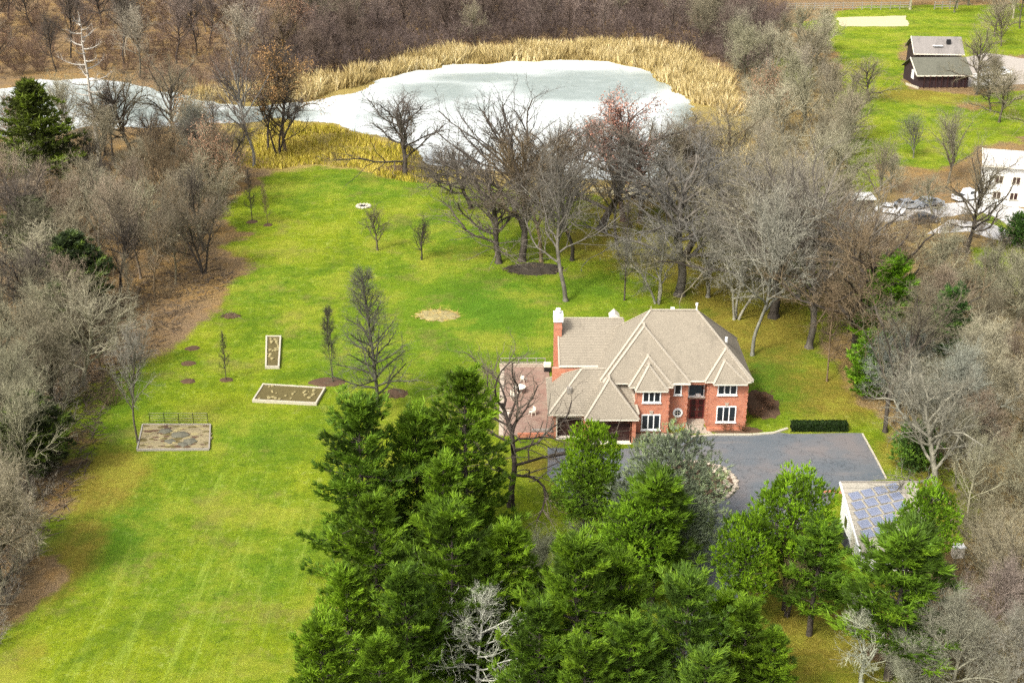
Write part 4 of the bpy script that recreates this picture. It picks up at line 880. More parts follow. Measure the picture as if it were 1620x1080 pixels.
def billow(seed, H=12, R=3.6, low=.22, clumps=60, trunk=True, fine=False, dens=1.0, csz=.85):
    """rounded dense evergreen: crown of knobbly clumps with gaps between"""
    q = random.Random(seed); rng = np.random.default_rng(seed); segs = []; C = []; D = []; S = []; TI = []
    top = H; zc = H * (low + (1 - low) * .5); hz = H * (1 - low) * .5
    p = (0, 0, -.3)
    for i in range(8):
        p2 = (q.gauss(0, .1), q.gauss(0, .1), H * .85 * (i + 1) / 8); segs.append((p, p2, .24 * (1 - i / 8.5), .24 * (1 - (i + 1) / 8.5))); p = p2
    for k in range(clumps):
        u = 1 - 2 * (k + .5) / clumps; az = k * 2.39996 + q.uniform(-.2, .2); rr = math.sqrt(1 - u * u); w = q.uniform(.72, 1.0)
        egg = (1.0 if u < 0 else 1 - .28 * u); c = (R * rr * w * math.cos(az) * egg, R * rr * w * math.sin(az) * egg, zc + hz * u * w)
        rc = csz * q.uniform(.65, 1.3); zb = max(.5, c[2] - rr * R * .55); segs.append(((0, 0, zb), (c[0] * .5, c[1] * .5, (zb + c[2]) / 2), .06, .045)); segs.append(((c[0] * .5, c[1] * .5, (zb + c[2]) / 2), c, .045, .015))
        n = int(34 * rc * rc * dens) + 8
        dv = rng.normal(size=(n, 3)); dv /= np.linalg.norm(dv, axis=1)[:, None]; rad = rc * rng.uniform(.45, 1.05, (n, 1))
        C.append(np.array(c) + dv * rad * np.array([1, 1, .8])); o = np.array(c) - np.array([0, 0, zc]); o /= max(.1, np.linalg.norm(o))
        D.append(dv * .8 + o * .5 + np.array([0, 0, .5])); S.append(rng.uniform(.24, .46, n)); TI += list(q.uniform(.1, .85) + rng.normal(0, .14, n))
    n = int(500 * dens); dv = rng.normal(size=(n, 3)); dv /= np.linalg.norm(dv, axis=1)[:, None]; C.append(dv * rng.random((n, 1)) ** .5 * np.array([R * .75, R * .75, hz * .85]) + np.array([0, 0, zc])); D.append(dv); S.append(rng.uniform(.3, .5, n)); TI += list(rng.uniform(0, .7, n))
    C, D, S = np.concatenate(C), np.concatenate(D), np.concatenate(S)
    a, b, ti, wd = tuft_mesh(C, D, S, rng, 8 if not fine else 7, spread=.55, up=.5, TI=TI)
    me = flat_twigs(a, b, wd * (1.3 if not fine else .8), 'foliage', M['needles'], rng, tint=ti); return dict(trunk=tubes(segs, 'trunk', M['bark']), crown=me, leaves=None, h=H, r=R)
def dead_conifer(seed, H=20):
    q = random.Random(seed); rng = np.random.default_rng(seed); segs = []; sm = []; p = (0, 0, -.3)
    for i in range(10): p2 = (q.gauss(0, .06), q.gauss(0, .06), H * (i + 1) / 10); segs.append((p, p2, .34 * (1 - i / 11), .34 * (1 - (i + 1) / 11))); p = p2
    for k in range(30):
        f = .22 + .74 * k / 30; az = k * 2.4 + q.uniform(-.3, .3); L = 5.6 * (1 - f) ** .55 * q.uniform(.7, 1.1); d = _nrm((math.cos(az), math.sin(az), -.15)); pp = (0, 0, H * f); r = .11
        for i in range(6):
            d = _nrm((d[0], d[1], d[2] + .14)); p2 = tuple(pp[j] + d[j] * L / 6 for j in range(3)); segs.append((pp, p2, r * (1 - i / 7), r * (1 - (i + 1) / 7))); pp = p2
            for s in range(3): e = _perp(d, q.uniform(.4, .9), q.uniform(0, 6.28)); sm.append((pp, tuple(pp[j] + e[j] * q.uniform(.3, .9) + (.2 if j == 2 else 0) for j in range(3)), .025, .008))
    return dict(trunk=tubes(segs, 'trunk', M['bark']), crown=tubes(sm + sm[:1] * max(0, 901 - len(sm)), 'crown', M['bark']), leaves=None, h=H, r=5.6)
def shrub(seed, H=3.2, n=26, leaves=0):
    q = random.Random(seed); rng = np.random.default_rng(seed); A = []; B = []; W = []; segs = []
    for k in range(n):
        az = q.uniform(0, 6.28); d = _nrm((math.cos(az) * q.uniform(.2, 1), math.sin(az) * q.uniform(.2, 1), 1)); p = (math.cos(az) * q.uniform(0, .7), math.sin(az) * q.uniform(0, .7), 0); L = H * q.uniform(.6, 1.1); r = .03
        for i in range(5):
            d = _nrm((d[0] + q.gauss(0, .16), d[1] + q.gauss(0, .16), d[2] + .02)); p2 = tuple(p[j] + d[j] * L / 5 for j in range(3)); segs.append((p, p2, r, r * .75)); r *= .75; p = p2
            for s in range(9 if i > 0 else 3):
                e = _perp(d, q.uniform(.3, 1.1), q.uniform(0, 6.28)); l = q.uniform(.3, 1.0); A.append(p); B.append(tuple(p[j] + e[j] * l for j in range(3))); W.append(.014)
    tr = tubes(segs, 'stems', M['bark']); A, B = np.array(A), np.array(B)
    me = flat_twigs(A, B, np.array(W), 'twigs', M['bark'], rng); lf = None
    if leaves: m = int(len(A) * leaves); ix = rng.integers(0, len(A), m); c = B[ix]; lf = flat_twigs(c, c + rng.normal(0, .13, (m, 3)), .06, 'leaves', M['leaf'], rng, tint=rng.random(m))
    return dict(trunk=tr, crown=me, leaves=lf, h=H, r=H * .5)

T = {
    'oak': bare_tree(1, 16, .36, .20, 18, 1.0, .30, .22, .52, 6, 6, tl=1.0),
    'oak2': bare_tree(2, 17, .38, .24, 19, .92, .42, .20, .50, 6, 6, tl=1.0),
    'fan': bare_tree(3, 22, .42, .30, 24, .80, .40, .13, .60, 6, 6, form='vase', tl=1.1),
    'vase': bare_tree(4, 17, .33, .18, 20, .7, .40, .15, .60, 6, 6, form='vase', tl=1.1),
    'tall': bare_tree(5, 21, .27, .34, 20, .75, .40, .16, .38, 6, 6, tl=1.0),
    'tall2': bare_tree(6, 20, .24, .30, 18, .68, .5, .16, .38, 5, 6, tl=1.0),
    'multi': bare_tree(7, 14, .30, .22, 8, .8, .45, .16, .34, 5, 6, stems=3, tl=1.0),
    'bushy': bare_tree(8, 12, .22, .10, 22, 1.0, .5, .20, .42, 6, 8, tl=1.1, dens=1.0, tw=.015),
    'bushy2': bare_tree(9, 14, .25, .14, 20, .9, .5, .20, .40, 6, 8, tl=1.2, dens=1.0, tw=.015),
    'cone': bare_tree(10, 16, .22, .16, 46, 1, .22, .10, .26, 4, 4, form='cone', tl=.7, tw=.012),
    'pole': bare_tree(11, 12, .11, .22, 22, 1, .5, .08, .20, 4, 4, form='pole', tl=.5, tw=.01),
    'pole2': bare_tree(12, 10, .09, .30, 14, 1, .5, .10, .22, 4, 4, form='pole', tl=.5, stems=2, tw=.01),
    'small': bare_tree(13, 6, .12, .18, 14, .8, .5, .16, .42, 3, 4, tl=.5, tw=.010),
    'leafy': bare_tree(14, 16, .30, .30, 14, .8, .45, .18, .38, 5, 6, tl=1.0, leaves=.55),
    'great': bare_tree(15, 19, .36, .20, 14, 1.1, .36, .22, .66, 6, 6, tl=.9, tw=.011),
    'snag': dead_conifer(16),
    'pale': bare_tree(17, 13, .20, .15, 34, 1.1, .75, .10, .50, 3, 3, form='cone', tl=.8, tw=.014),
    'wpine': conifer(21, 17, 5.0), 'wpine2': conifer(22, 18, 5.6), 'wpine3': conifer(23, 15, 4.6),
    'spruce': conifer(24, 13, 4.6, 'spruce', clear=.36), 'cedar': conifer(25, 9, 3.0, 'cedar'), 'scots': conifer(26, 13, 3.8, 'white', clear=.3),
    'round': billow(31, 12, 3.3, .30, 60), 'round2': billow(32, 13, 3.9, .34, 75), 'feather': billow(33, 10, 4.0, .05, 70, fine=True, dens=1.1, csz=1.2), 'bush': billow(34, 4.5, 2.2, .02, 26, csz=.8),
    'shrub': shrub(41), 'shrub2': shrub(42, 2.4, 20, 0), 'shrub3': shrub(43, 2.8, 22, .5),
}
SILV = (.21, .20, .16); GREY = (.165, .145, .095); BROWN = (.135, .100, .058); DARK = (.060, .050, .040); PALE = (.30, .29, .25); TAN = (.20, .165, .115); MAUVE = (.145, .112, .092); GREEN = (.050, .092, .006)
NEED = ('wpine', 'wpine2', 'wpine3', 'spruce', 'cedar', 'scots', 'round', 'round2', 'feather', 'bush')
made = {}
COUNT = {}
def plant(kind, x, y, h, label, cat='tree', group=None, col=GREY, crown=None, rz=None, wx=1.0, name=None, leafcol=(.30, .16, .06), z=0, frond=None):
    """one tree or shrub: its own empty, trunk and crown; copies share mesh data"""
    t = T[kind]; s = h / t['h']; q = random.Random(int(x * 91 + y * 37))
    nm = name or {'wpine': 'pine_tree', 'wpine2': 'pine_tree', 'wpine3': 'pine_tree', 'scots': 'pine_tree', 'round': 'pine_tree', 'round2': 'pine_tree', 'feather': 'evergreen_tree', 'bush': 'evergreen_shrub',
                  'spruce': 'spruce_tree', 'cedar': 'cedar_tree', 'snag': 'dead_tree', 'shrub': 'bare_shrub', 'shrub2': 'bare_shrub', 'shrub3': 'bare_shrub'}.get(kind, 'bare_tree')
    e = bpy.data.objects.new(nm, None); e.empty_display_size = .5; e.location = (x, y, z); e.rotation_euler = (0, 0, q.uniform(0, 6.28) if rz is None else rz); e.scale = (s * wx, s * wx, s); link(e); tag(e, label, cat, group)
    tc = crown or col
    if kind in NEED:
        tc = tuple(v * 1.72 for v in (crown or GREEN))
        if 'wpine' in kind: wx *= 1.42
    for part, me, c in (('trunk', t['trunk'], DARK if (kind in NEED) else col), ('crown', t['crown'], tc), ('leaves', t['leaves'], leafcol)):
        if me is None: continue
        if (kind, part) in made: o = made[(kind, part)].copy(); o.name = part
        else: o = bpy.data.objects.new(part, me); made[(kind, part)] = o
        COL.objects.link(o); o.parent = e; o.color = (*c, 1)
    return e
used = []
def by_base(kind, px, py, top, label, **k):
    x, y = G(px, py); _, z = ZY(px, top, y); used.append((x, y)); return plant(kind, x, y, z, label, **k)
def by_apex(kind, px, py, h, label, **k):
    x, y = G(px, py, h); used.append((x, y)); return plant(kind, x, y, h, label, **k)

# --- mulch rings, piles and beds
mound(517, 604, 30, 7, 'dark mulch ring under the slender twin-stemmed tree'); mound(626, 622, 20, 8, 'brown mulch ring on the lawn right of the tall bare tree', h=.2)
mound(692, 499, 34, 9, 'ochre patch of dead leaves and stalks alone on the middle lawn', 'deadplant', .2, 'leaf pile', 'leaf_pile')
mound(358, 601, 11, 3.5, 'small dark ring at the foot of the sapling on the lawn'); mound(298, 575, 12, 4, 'small bare soil ring, middle one left of the sapling'); mound(305, 551, 12, 4, 'small bare soil ring, farthest one left of the sapling')
mound(298, 603, 12, 4, 'small bare soil ring, nearest one left of the sapling'); mound(366, 500, 14, 4, 'low dark twig pile beyond the sapling on the lawn', cat='twig pile', name='twig_pile')
mound(399, 351, 9, 3, 'small dark ring at the foot of the left young tree by the pond weeds'); mound(424, 356, 7, 2.5, 'small dark ring at the foot of the right young tree by the pond weeds')
mound(845, 427, 46, 8, 'long dark brush pile under the big bare oaks', 'brush', .6, 'brush pile', 'brush_pile'); mound(1205, 640, 28, 22, 'dark brown planting bed at the right corner of the house', 'mud', .25, 'flower bed', 'flower_bed')
mound(1158, 680, 46, 6, 'reddish-brown planting strip between the kerb and the right wing', 'mud', .1, 'flower bed', 'flower_bed')
mound(636, 268, 40, 5, 'low heap of cut branches at the pond edge', 'mud', .4, 'branch pile', 'branch_pile')
mound(1352, 852, 22, 30, 'black mound standing in for the shade left of the shed', 'black', .5, 'shade mound', 'shade_mound')  # low black mound painted in as the dark tree shade beside the shed wall

def grove(kind, px, py, top, label, **k):
    k['wx'] = k.get('wx', 1) * (1.22 if kind in ('oak', 'oak2', 'fan', 'vase', 'tall', 'tall2', 'leafy') else 1)
    return by_base(kind, px, py, top - (py - top) * .09, label, **k)
# --- trees in the middle of the picture
grove('oak', 641, 279, 150, 'dark crooked bare tree standing alone at the near edge of the frozen pond', col=DARK, crown=(.075, .062, .05), wx=1.25)
grove('pole', 650, 277, 190, 'thin bare tree right beside the crooked tree at the pond edge', col=BROWN)
grove('oak2', 789, 416, 252, 'dark broad bare oak leaning left above the brush pile', col=DARK, crown=(.135, .115, .09), rz=2.6, wx=1.25)
grove('fan', 826, 413, 140, 'tallest fan-shaped bare tree, its wide crown against the white ice', col=(.075, .062, .05), crown=(.10, .085, .07), wx=1.25)
grove('tall2', 856, 414, 200, 'slim bare tree just right of the fan-shaped tree', col=BROWN)
grove('tall', 895, 476, 232, 'tall thin pale-based bare tree left of the house ridge', col=(.15, .135, .11))
grove('oak', 951, 364, 172, 'dark bare tree with a curved trunk before the right part of the pond', col=DARK, crown=(.135, .115, .09), rz=1.2, wx=1.25)
grove('leafy', 986, 350, 150, 'bare tree still holding rusty pink leaves at its top near the pond', col=(.10, .06, .045), leafcol=(.34, .17, .12))
grove('tall2', 975, 388, 215, 'slim bare tree in front of the rusty leaved tree', col=DARK)
grove('oak2', 1075, 467, 215, 'large grey bare tree rising behind the middle of the roof ridge', col=(.125, .11, .09), crown=(.16, .15, .13), wx=1.25)
grove('multi', 1040, 480, 345, 'low pale many-stemmed bare tree just behind the roof ridge', col=(.20, .19, .15))
grove('pole', 988, 475, 330, 'thin dark leaning bare tree behind the left end of the ridge', col=DARK)
grove('tall', 1190, 562, 280, 'pale grey mottled bare tree closest to the right end of the house roof', col=(.19, .185, .15), crown=(.22, .21, .165), wx=.68)
grove('oak2', 1223, 502, 250, 'dark-trunked bare tree on the yellow grass right of the pale mottled tree', col=DARK, crown=GREY, wx=1.25)
grove('vase', 1170, 455, 250, 'pale many-limbed bare tree behind the pale mottled tree', col=(.20, .19, .15), wx=.85)
grove('fan', 1280, 550, 225, 'big grey bare tree with a forked trunk on the lawn right of the house', col=(.12, .105, .085), crown=(.14, .125, .10))
grove('oak', 1352, 562, 300, 'crooked dark bare tree left of the bright evergreen', col=DARK, crown=BROWN)
grove('pole', 1308, 603, 455, 'slender bare young tree at the edge of the lawn right of the house', col=(.12, .085, .05))
grove('tall2', 1400, 683, 455, 'dark straight bare trunk at the lawn edge right of the hedge', col=DARK, crown=GREY)
grove('vase', 1100, 345, 180, 'bare tree right of the pond with a fanning brown crown', col=BROWN)
grove('tall2', 918, 300, 185, 'small bare tree on the pond shore behind the curved trunk', col=BROWN)
grove('tall', 1143, 400, 235, 'grey bare tree right of the pond path', col=GREY)
grove('oak', 745, 330, 215, 'dark bare tree at the shore left of the fan-shaped tree', col=DARK, crown=(.135, .115, .09), wx=1.2)
grove('tall', 905, 412, 205, 'slim dark bare tree behind the tall thin pale-based tree', col=DARK, crown=BROWN)
grove('oak2', 1012, 352, 190, 'grey bare tree right of the rusty leaved tree', col=BROWN, crown=GREY, wx=1.2)
grove('tall', 1058, 350, 200, 'slim grey bare tree second right of the rusty leaved tree', col=BROWN, crown=GREY, wx=1.2)
grove('vase', 1120, 470, 290, 'pale fan-limbed bare tree behind the right half of the roof ridge', col=(.17, .16, .13))
grove('oak', 1245, 420, 235, 'dark crooked bare tree at the top of the ochre grass', col=DARK, crown=GREY, wx=1.2)
grove('multi', 1165, 505, 360, 'low many-stemmed bare tree right behind the house roof', col=(.19, .18, .14))
grove('oak2', 1215, 425, 250, 'grey bare tree on the ochre grass behind the pale fan-limbed tree', col=BROWN, crown=SILV)
grove('tall', 1160, 352, 170, 'tall grey bare tree at the right end of the pond path', col=BROWN, crown=GREY, wx=1.2)
grove('vase', 1262, 470, 290, 'pale fan of limbs left of the big forked tree', col=SILV)
grove('oak', 715, 305, 225, 'low dark crooked tree on the shore grass near the brush heap', col=DARK, crown=BROWN)
grove('oak2', 870, 345, 190, 'dark bare tree behind the slim tree beside the fan-shaped one', col=DARK, crown=(.135, .115, .09), wx=1.2)
grove('oak', 1085, 405, 235, 'spreading grey bare tree behind the large grey one', col=DARK, crown=GREY, wx=1.3)
grove('vase', 1120, 312, 190, 'brownish fan of limbs hiding the right corner of the pond', col=BROWN, crown=GREY, wx=1.3)
grove('tall', 1085, 300, 165, 'tall slim bare tree on the shore before the right corner of the pond', col=DARK, crown=GREY, wx=1.3)
# --- lawn
by_base('cone', 599, 657, 425, 'tall bare tree with a full even cone crown in the middle of the lawn', col=(.065, .062, .045), crown=(.085, .085, .06))
by_base('pole2', 527, 605, 468, 'slender twin-stemmed bare tree in the dark mulch ring', col=(.075, .07, .05), wx=.8)
by_base('small', 597, 396, 312, 'small bare tree left of two on the upper lawn', col=(.13, .11, .075)); by_base('small', 667, 411, 332, 'small bare tree with a crooked stem, right of two on the upper lawn', col=DARK, rz=2)
by_base('pole', 399, 350, 262, 'thin young bare tree at the far lawn corner, left one of the pair', col=DARK); by_base('pole', 424, 355, 288, 'shorter thin young bare tree at the far lawn corner, right one of the pair', col=BROWN)
by_base('pole', 358, 602, 520, 'little sapling in its soil ring on the left lawn', col=DARK); by_base('tall2', 218, 700, 500, 'leaning slender bare tree at the left end of the vegetable plot', col=(.09, .08, .055), crown=(.16, .15, .12), wx=.75)
by_base('great', 808, 800, 545, 'big dark bare tree with long arching limbs in front of the patio', col=(.045, .035, .028), crown=(.10, .082, .062), rz=1.1, wx=1.3)
for k_, (px, py, tp, kd, lb) in enumerate(((300, 408, 268, 'tall2', 'slim bare tree on the leaf litter nearest the upper lawn corner'), (322, 432, 300, 'multi', 'many-stemmed small bare tree on the orange litter by the lawn'), (278, 450, 285, 'tall', 'straight bare trunk on the litter left of the many-stemmed small tree'),
        (245, 470, 330, 'tall2', 'thin bare tree at the middle of the litter strip'), (192, 455, 270, 'tall', 'pair-like tall bare trunk where the left wood thins out'), (214, 520, 395, 'pole', 'young pole-like bare tree on the litter strip'), (160, 590, 455, 'tall2', 'bare tree at the foot of the litter strip above the orange leaves'))):
    by_base(kd, px, py, tp, lb, col=(BROWN, DARK, GREY)[k_ % 3], crown=(.15, .125, .085))
# --- left by the pond
by_base('snag', 158, 262, 18, 'dead silvery conifer skeleton with upcurved branches at the left channel', col=(.36, .33, .28), crown=(.34, .31, .26))
by_base('tall', 402, 264, 40, 'tall bare tree with a white upper trunk left of the pond', col=(.26, .25, .22), crown=MAUVE)
by_base('tall2', 425, 240, 60, 'dark bare tree with clustered stems left of the pond inlet', col=DARK); by_base('leafy', 452, 242, 62, 'bare tree with a tan leafy crown at the pond inlet', col=BROWN, leafcol=(.33, .19, .075))
by_base('multi', 440, 246, 120, 'many-stemmed dark bare tree at the pond inlet', col=DARK)
by_base('oak', 210, 250, 85, 'broad bare tree by the left channel', col=BROWN, crown=GREY); by_base('oak2', 275, 245, 70, 'wide grey bare tree between the dead conifer and the inlet', col=DARK, crown=GREY); by_base('bushy2', 320, 300, 150, 'dense grey-green bare tree at the upper left corner of the lawn', col=(.13, .13, .10))
# --- evergreens at left
by_base('spruce', 76, 335, 132, 'broad dark green conifer among the bare trees on the left', crown=(.040, .052, .007), wx=1.05)
by_base('cedar', 60, 430, 320, 'dark shaggy cedar below the broad conifer on the left', crown=(.028, .038, .012), wx=1.2); by_base('cedar', 130, 500, 375, 'dark cedar veiled by pale twigs, left woods', crown=(.026, .038, .014), wx=1.2); by_base('cedar', 62, 750, 630, 'small dark evergreen at the left edge below the cedars', crown=(.030, .040, .012), wx=1.3)
by_base('cedar', 105, 555, 455, 'low dark cedar just below the twig-veiled cedar', crown=(.030, .045, .012))
# --- evergreens at right
by_base('scots', 1392, 600, 408, 'bright green evergreen tree among bare trees right of the house', crown=(.058, .128, .004)); by_base('cedar', 1370, 628, 528, 'low bright evergreen on the lawn edge right of the house', crown=(.058, .120, .005)); by_base('scots', 1490, 600, 455, 'dark green evergreen right of the bright one', crown=(.030, .070, .014))
by_base('bush', 1446, 738, 672, 'round bushy evergreen shrub at the right edge of the lawn', crown=(.055, .105, .018)); by_base('bush', 1612, 390, 335, 'green shrub cut by the right edge beside the lane', crown=(.045, .095, .018))
# --- foreground pines
PG = [(.050, .092, .005), (.058, .104, .005), (.044, .084, .006), (.066, .116, .005)]
by_apex('wpine2', 562, 628, 17.5, 'wide dark pine at the upper left of the pine stand, its limbs over the lawn', crown=PG[2], rz=.4)
by_apex('wpine', 735, 592, 17.5, 'tall layered pine with the highest tip, left of the big arching bare tree', crown=PG[1], rz=1.7)
by_apex('wpine3', 655, 655, 14.5, 'pine filling the gap between the two tallest pines', crown=PG[0])
by_apex('wpine', 590, 790, 14, 'pine at the left edge of the stand below the wide dark one', crown=PG[1], rz=2.2)
by_apex('wpine2', 715, 800, 16, 'broad pine in the middle of the stand above the pale bare tree', crown=PG[0], rz=3)
by_apex('wpine3', 805, 835, 13, 'pine between the middle and the right of the stand', crown=PG[3])
by_apex('wpine', 640, 905, 13, 'pine behind the left side of the pale bare tree', crown=PG[2], rz=4)
by_apex('wpine2', 917, 845, 16.5, 'large pine with drooping layered limbs right of the pale bare tree', crown=PG[0], rz=5)
by_apex('wpine3', 505, 985, 13, 'pine at the bottom left of the stand, over the lawn', crown=PG[3], rz=1)
by_apex('wpine', 600, 1015, 12, 'pine at the bottom edge left of the pale bare tree', crown=PG[1])
by_apex('wpine', 855, 960, 12, 'pine at the bottom edge right of the pale bare tree', crown=PG[2], rz=2)
by_apex('wpine2', 1090, 910, 14.5, 'darkest pine below the grey-green evergreen', crown=(.038, .072, .007), rz=2)
by_apex('wpine3', 1000, 985, 12, 'low dark pine at the bottom, left of the darkest pine', crown=PG[2], rz=3)
by_apex('wpine', 1185, 955, 11.5, 'pine at the bottom right corner of the stand', crown=PG[1], rz=3.3)
by_apex('wpine3', 1120, 1035, 12, 'pine at the bottom edge under the darkest pine', crown=(.040, .074, .007), rz=5)
by_apex('wpine3', 700, 730, 12.5, 'pine below the pine with the highest tip', crown=PG[1], rz=.7)
by_apex('wpine', 770, 880, 12, 'pine directly above the pale bare tree, on its right', crown=PG[0], rz=1.2)
by_apex('wpine2', 985, 880, 13, 'pine between the large drooping one and the darkest one', crown=PG[1], rz=2.5)
by_apex('wpine', 545, 905, 12.5, 'pine at the left edge of the stand near the bottom', crown=PG[3], rz=5.5)
by_apex('wpine3', 1150, 945, 10.5, 'low pine beside the lower end of the drive', crown=PG[3], rz=4.2)
by_apex('wpine', 1225, 1000, 10, 'pine at the bottom right tip of the stand beside the ochre grass', crown=PG[1], rz=.2)
by_apex('wpine2', 930, 1010, 12, 'pine at the bottom edge below the large drooping one', crown=PG[0], rz=3.9)
by_apex('round', 940, 664, 12, 'round-topped bright pine in front of the garage', crown=(.078, .140, .004), wx=.78)
by_apex('round2', 925, 725, 9, 'broad pine crown just below the round-topped pine', crown=(.056, .102, .006), wx=1.15)
by_apex('scots', 1040, 752, 12.5, 'open-crowned pine in front of the grey-green evergreen', crown=(.062, .114, .005), wx=1.25)
by_apex('round', 1006, 790, 11, 'curly pine left of the open-crowned pine', crown=(.062, .118, .005), wx=1.1)
by_apex('round', 1187, 806, 11.5, 'round-topped pine with a bare grey trunk over the drive', crown=(.070, .132, .004), wx=.85)
by_apex('round2', 1263, 742, 13.5, 'tall dome-topped pine between the drive and the solar shed', crown=(.070, .130, .004), wx=.88)
by_apex('scots', 1300, 830, 10.5, 'shaggy green pine beside the dome-topped one near the shed wall', crown=(.054, .104, .007), wx=1.2)
by_apex('round2', 1476, 764, 11.5, 'bright rounded pine top behind the right corner of the solar shed', crown=(.066, .126, .005), wx=.75)
by_apex('scots', 1440, 838, 13.5, 'tall full pine covering the front of the solar shed', crown=(.052, .098, .006), wx=1.35)
by_apex('feather', 1070, 684, 12, 'grey-green feathery evergreen on the drive island', crown=(.115, .135, .085), wx=1.05)
by_apex('feather', 1068, 765, 9, 'lower grey-green evergreen in front of the feathery one', crown=(.105, .125, .078), wx=.95)
by_base('pale', 752, 1120, 928, 'whitish bare conifer-shaped tree in front of the pines at the bottom', col=(.38, .38, .32), crown=(.34, .35, .27), wx=1.15)
by_base('bushy', 935, 850, 745, 'small grey bushy bare tree between the round pine and the curly pine', col=(.15, .16, .11)); by_base('bushy', 860, 960, 835, 'grey twiggy bare tree showing through the pines left of the large pine', col=(.14, .15, .09))
by_base('multi', 1245, 975, 800, 'thin bare trunks below the dome-topped pine', col=DARK, crown=BROWN, wx=.6)
by_base('multi', 1180, 945, 840, 'grey bare stems beneath the pine over the drive', col=(.17, .17, .16), wx=.6)
by_base('small', 1362, 1085, 945, 'pale crooked little tree on the ochre grass at the bottom right', col=(.32, .33, .25), crown=(.26, .27, .19), wx=1.3)
by_base('bushy2', 1500, 1110, 915, 'wide pale bushy bare tree at the bottom right', col=(.20, .195, .14)); by_base('bushy', 1430, 1115, 985, 'low pale green-grey bare tree left of the wide bushy one', col=(.20, .205, .14))
by_base('bushy2', 1570, 1010, 870, 'pinkish-grey bushy bare tree under the utility cabinet', col=(.21, .17, .14)); by_base('bushy2', 1600, 1120, 930, 'grey bushy bare tree in the bottom right corner', col=(.19, .18, .14))
by_base('bushy', 1420, 650, 500, 'bluish-grey tangled bare tree just right of the bright evergreen', col=(.18, .19, .16)); by_base('bushy2', 1500, 700, 520, 'pale tangled bare tree beside the dark evergreen', col=(.185, .19, .15)); by_base('oak', 1480, 790, 560, 'pale crooked bare tree right of the round shrub', col=(.17, .16, .12))
by_base('oak', 1375, 160, 78, 'dark bare tree in front of the sand arena', col=DARK, crown=GREY); by_base('oak2', 1545, 150, 30, 'dark bare tree with spreading limbs right of the plum barn', col=DARK, crown=GREY)
by_base('vase', 1500, 290, 150, 'wide fan of bare limbs on the grass below the plum barn', col=(.115, .10, .07), crown=(.15, .14, .09)); by_base('oak2', 1530, 400, 215, 'dark leaning bare tree over the lane in front of the white house', col=DARK, crown=GREY)
by_base('vase', 1445, 250, 165, 'grey-green bare tree left of the fan of limbs', col=(.14, .14, .10)); by_base('tall2', 1390, 350, 210, 'pale limbed bare tree by the garden shelter', col=GREY)

# clipped hedge
hx0, hy = G(1252, 683); hx1, _ = G(1341, 683)
hd = thing('hedge', ((hx0 + hx1) / 2, hy + .45, 0), 'dark clipped hedge along the back edge of the drive', 'hedge')
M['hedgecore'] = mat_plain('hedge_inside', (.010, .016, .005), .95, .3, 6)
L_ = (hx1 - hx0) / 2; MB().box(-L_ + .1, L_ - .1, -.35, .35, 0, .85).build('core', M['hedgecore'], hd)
rng = np.random.default_rng(9); n = 9000; c = np.stack([rng.uniform(-L_, L_, n), rng.uniform(-.45, .45, n), rng.uniform(.02, .95, n)], 1); f = rng.integers(0, 3, n)
c[f == 0, 2] = .9 + rng.normal(0, .03, (f == 0).sum()); c[f == 1, 1] = -.44; c[f == 2, 1] = .44
me = flat_twigs(c, c + rng.normal(0, .10, (n, 3)), .05, 'foliage', M['needles'], rng, tint=rng.random(n) * .6); o = link(bpy.data.objects.new('foliage', me), hd); o.color = (.022, .048, .006, 1)
# low brown shrub mounds by the house corner and bushes by the patio
for px, py, lb in ((1205, 636, 'low brown shrub nearest the right wall of the house'), (1216, 648, 'low brown shrub right of the one at the house wall'), (1196, 660, 'low brown shrub in front of the right house corner')):
    x, y = G(px, py); plant('shrub3', x, y, 1.5, lb, 'shrub', 'shrubs in the bed at the house corner', (.07, .04, .025), leafcol=(.10, .05, .025))
for px, py, lb in ((1020, 697, 'small dark shrub under the lower bay window, at its left'), (1038, 699, 'small dark shrub under the lower bay window, at its right'), (1150, 682, 'low russet shrub below the lower right window'), (1175, 682, 'low russet shrub at the right end of the planting strip')):
    x, y = G(px, py); plant('shrub3', x, y, .9, lb, 'shrub', 'shrubs along the house front', (.07, .04, .02), leafcol=(.15, .07, .03))

# --- woodland trees, each one a tree of its own; look-alikes in one wood share a label
def scatter(poly, dmin, seed, limit=9999, avoid=True, own=3.0):
    q = random.Random(seed); mn, mx = poly.min(0), poly.max(0); out = []; cell = {}
    for _ in range(20000):
        if len(out) >= limit: break
        p = (q.uniform(mn[0], mx[0]), q.uniform(mn[1], mx[1])); ok = True; ci, cj = int(p[0] // dmin), int(p[1] // dmin)
        for a in (-1, 0, 1):
            for b in (-1, 0, 1):
                for r in cell.get((ci + a, cj + b), ()):
                    if (r[0] - p[0]) ** 2 + (r[1] - p[1]) ** 2 < dmin * dmin: ok = False
        if not ok or sdist(np.array([p]), poly)[0] < 0: continue
        if avoid and any((u[0] - p[0]) ** 2 + (u[1] - p[1]) ** 2 < own * own for u in used): continue
        out.append(p); cell.setdefault((ci, cj), []).append(p)
    return out
CN = {GREY: 'grey', BROWN: 'brown', MAUVE: 'mauve-grey', DARK: 'dark', TAN: 'tan'}
OLIVE = (.175, .165, .105); SILVER = (.235, .215, .145); DUSK = (.105, .078, .060); PLUM = (.125, .092, .075); SAND_ = (.20, .175, .13); ROSE = (.19, .150, .105)
CN.update({OLIVE: 'olive-grey', SILVER: 'silvery', DUSK: 'dusky', PLUM: 'plum-grey', SAND_: 'sandy', ROSE: 'rosy-brown', GREY: 'grey'})
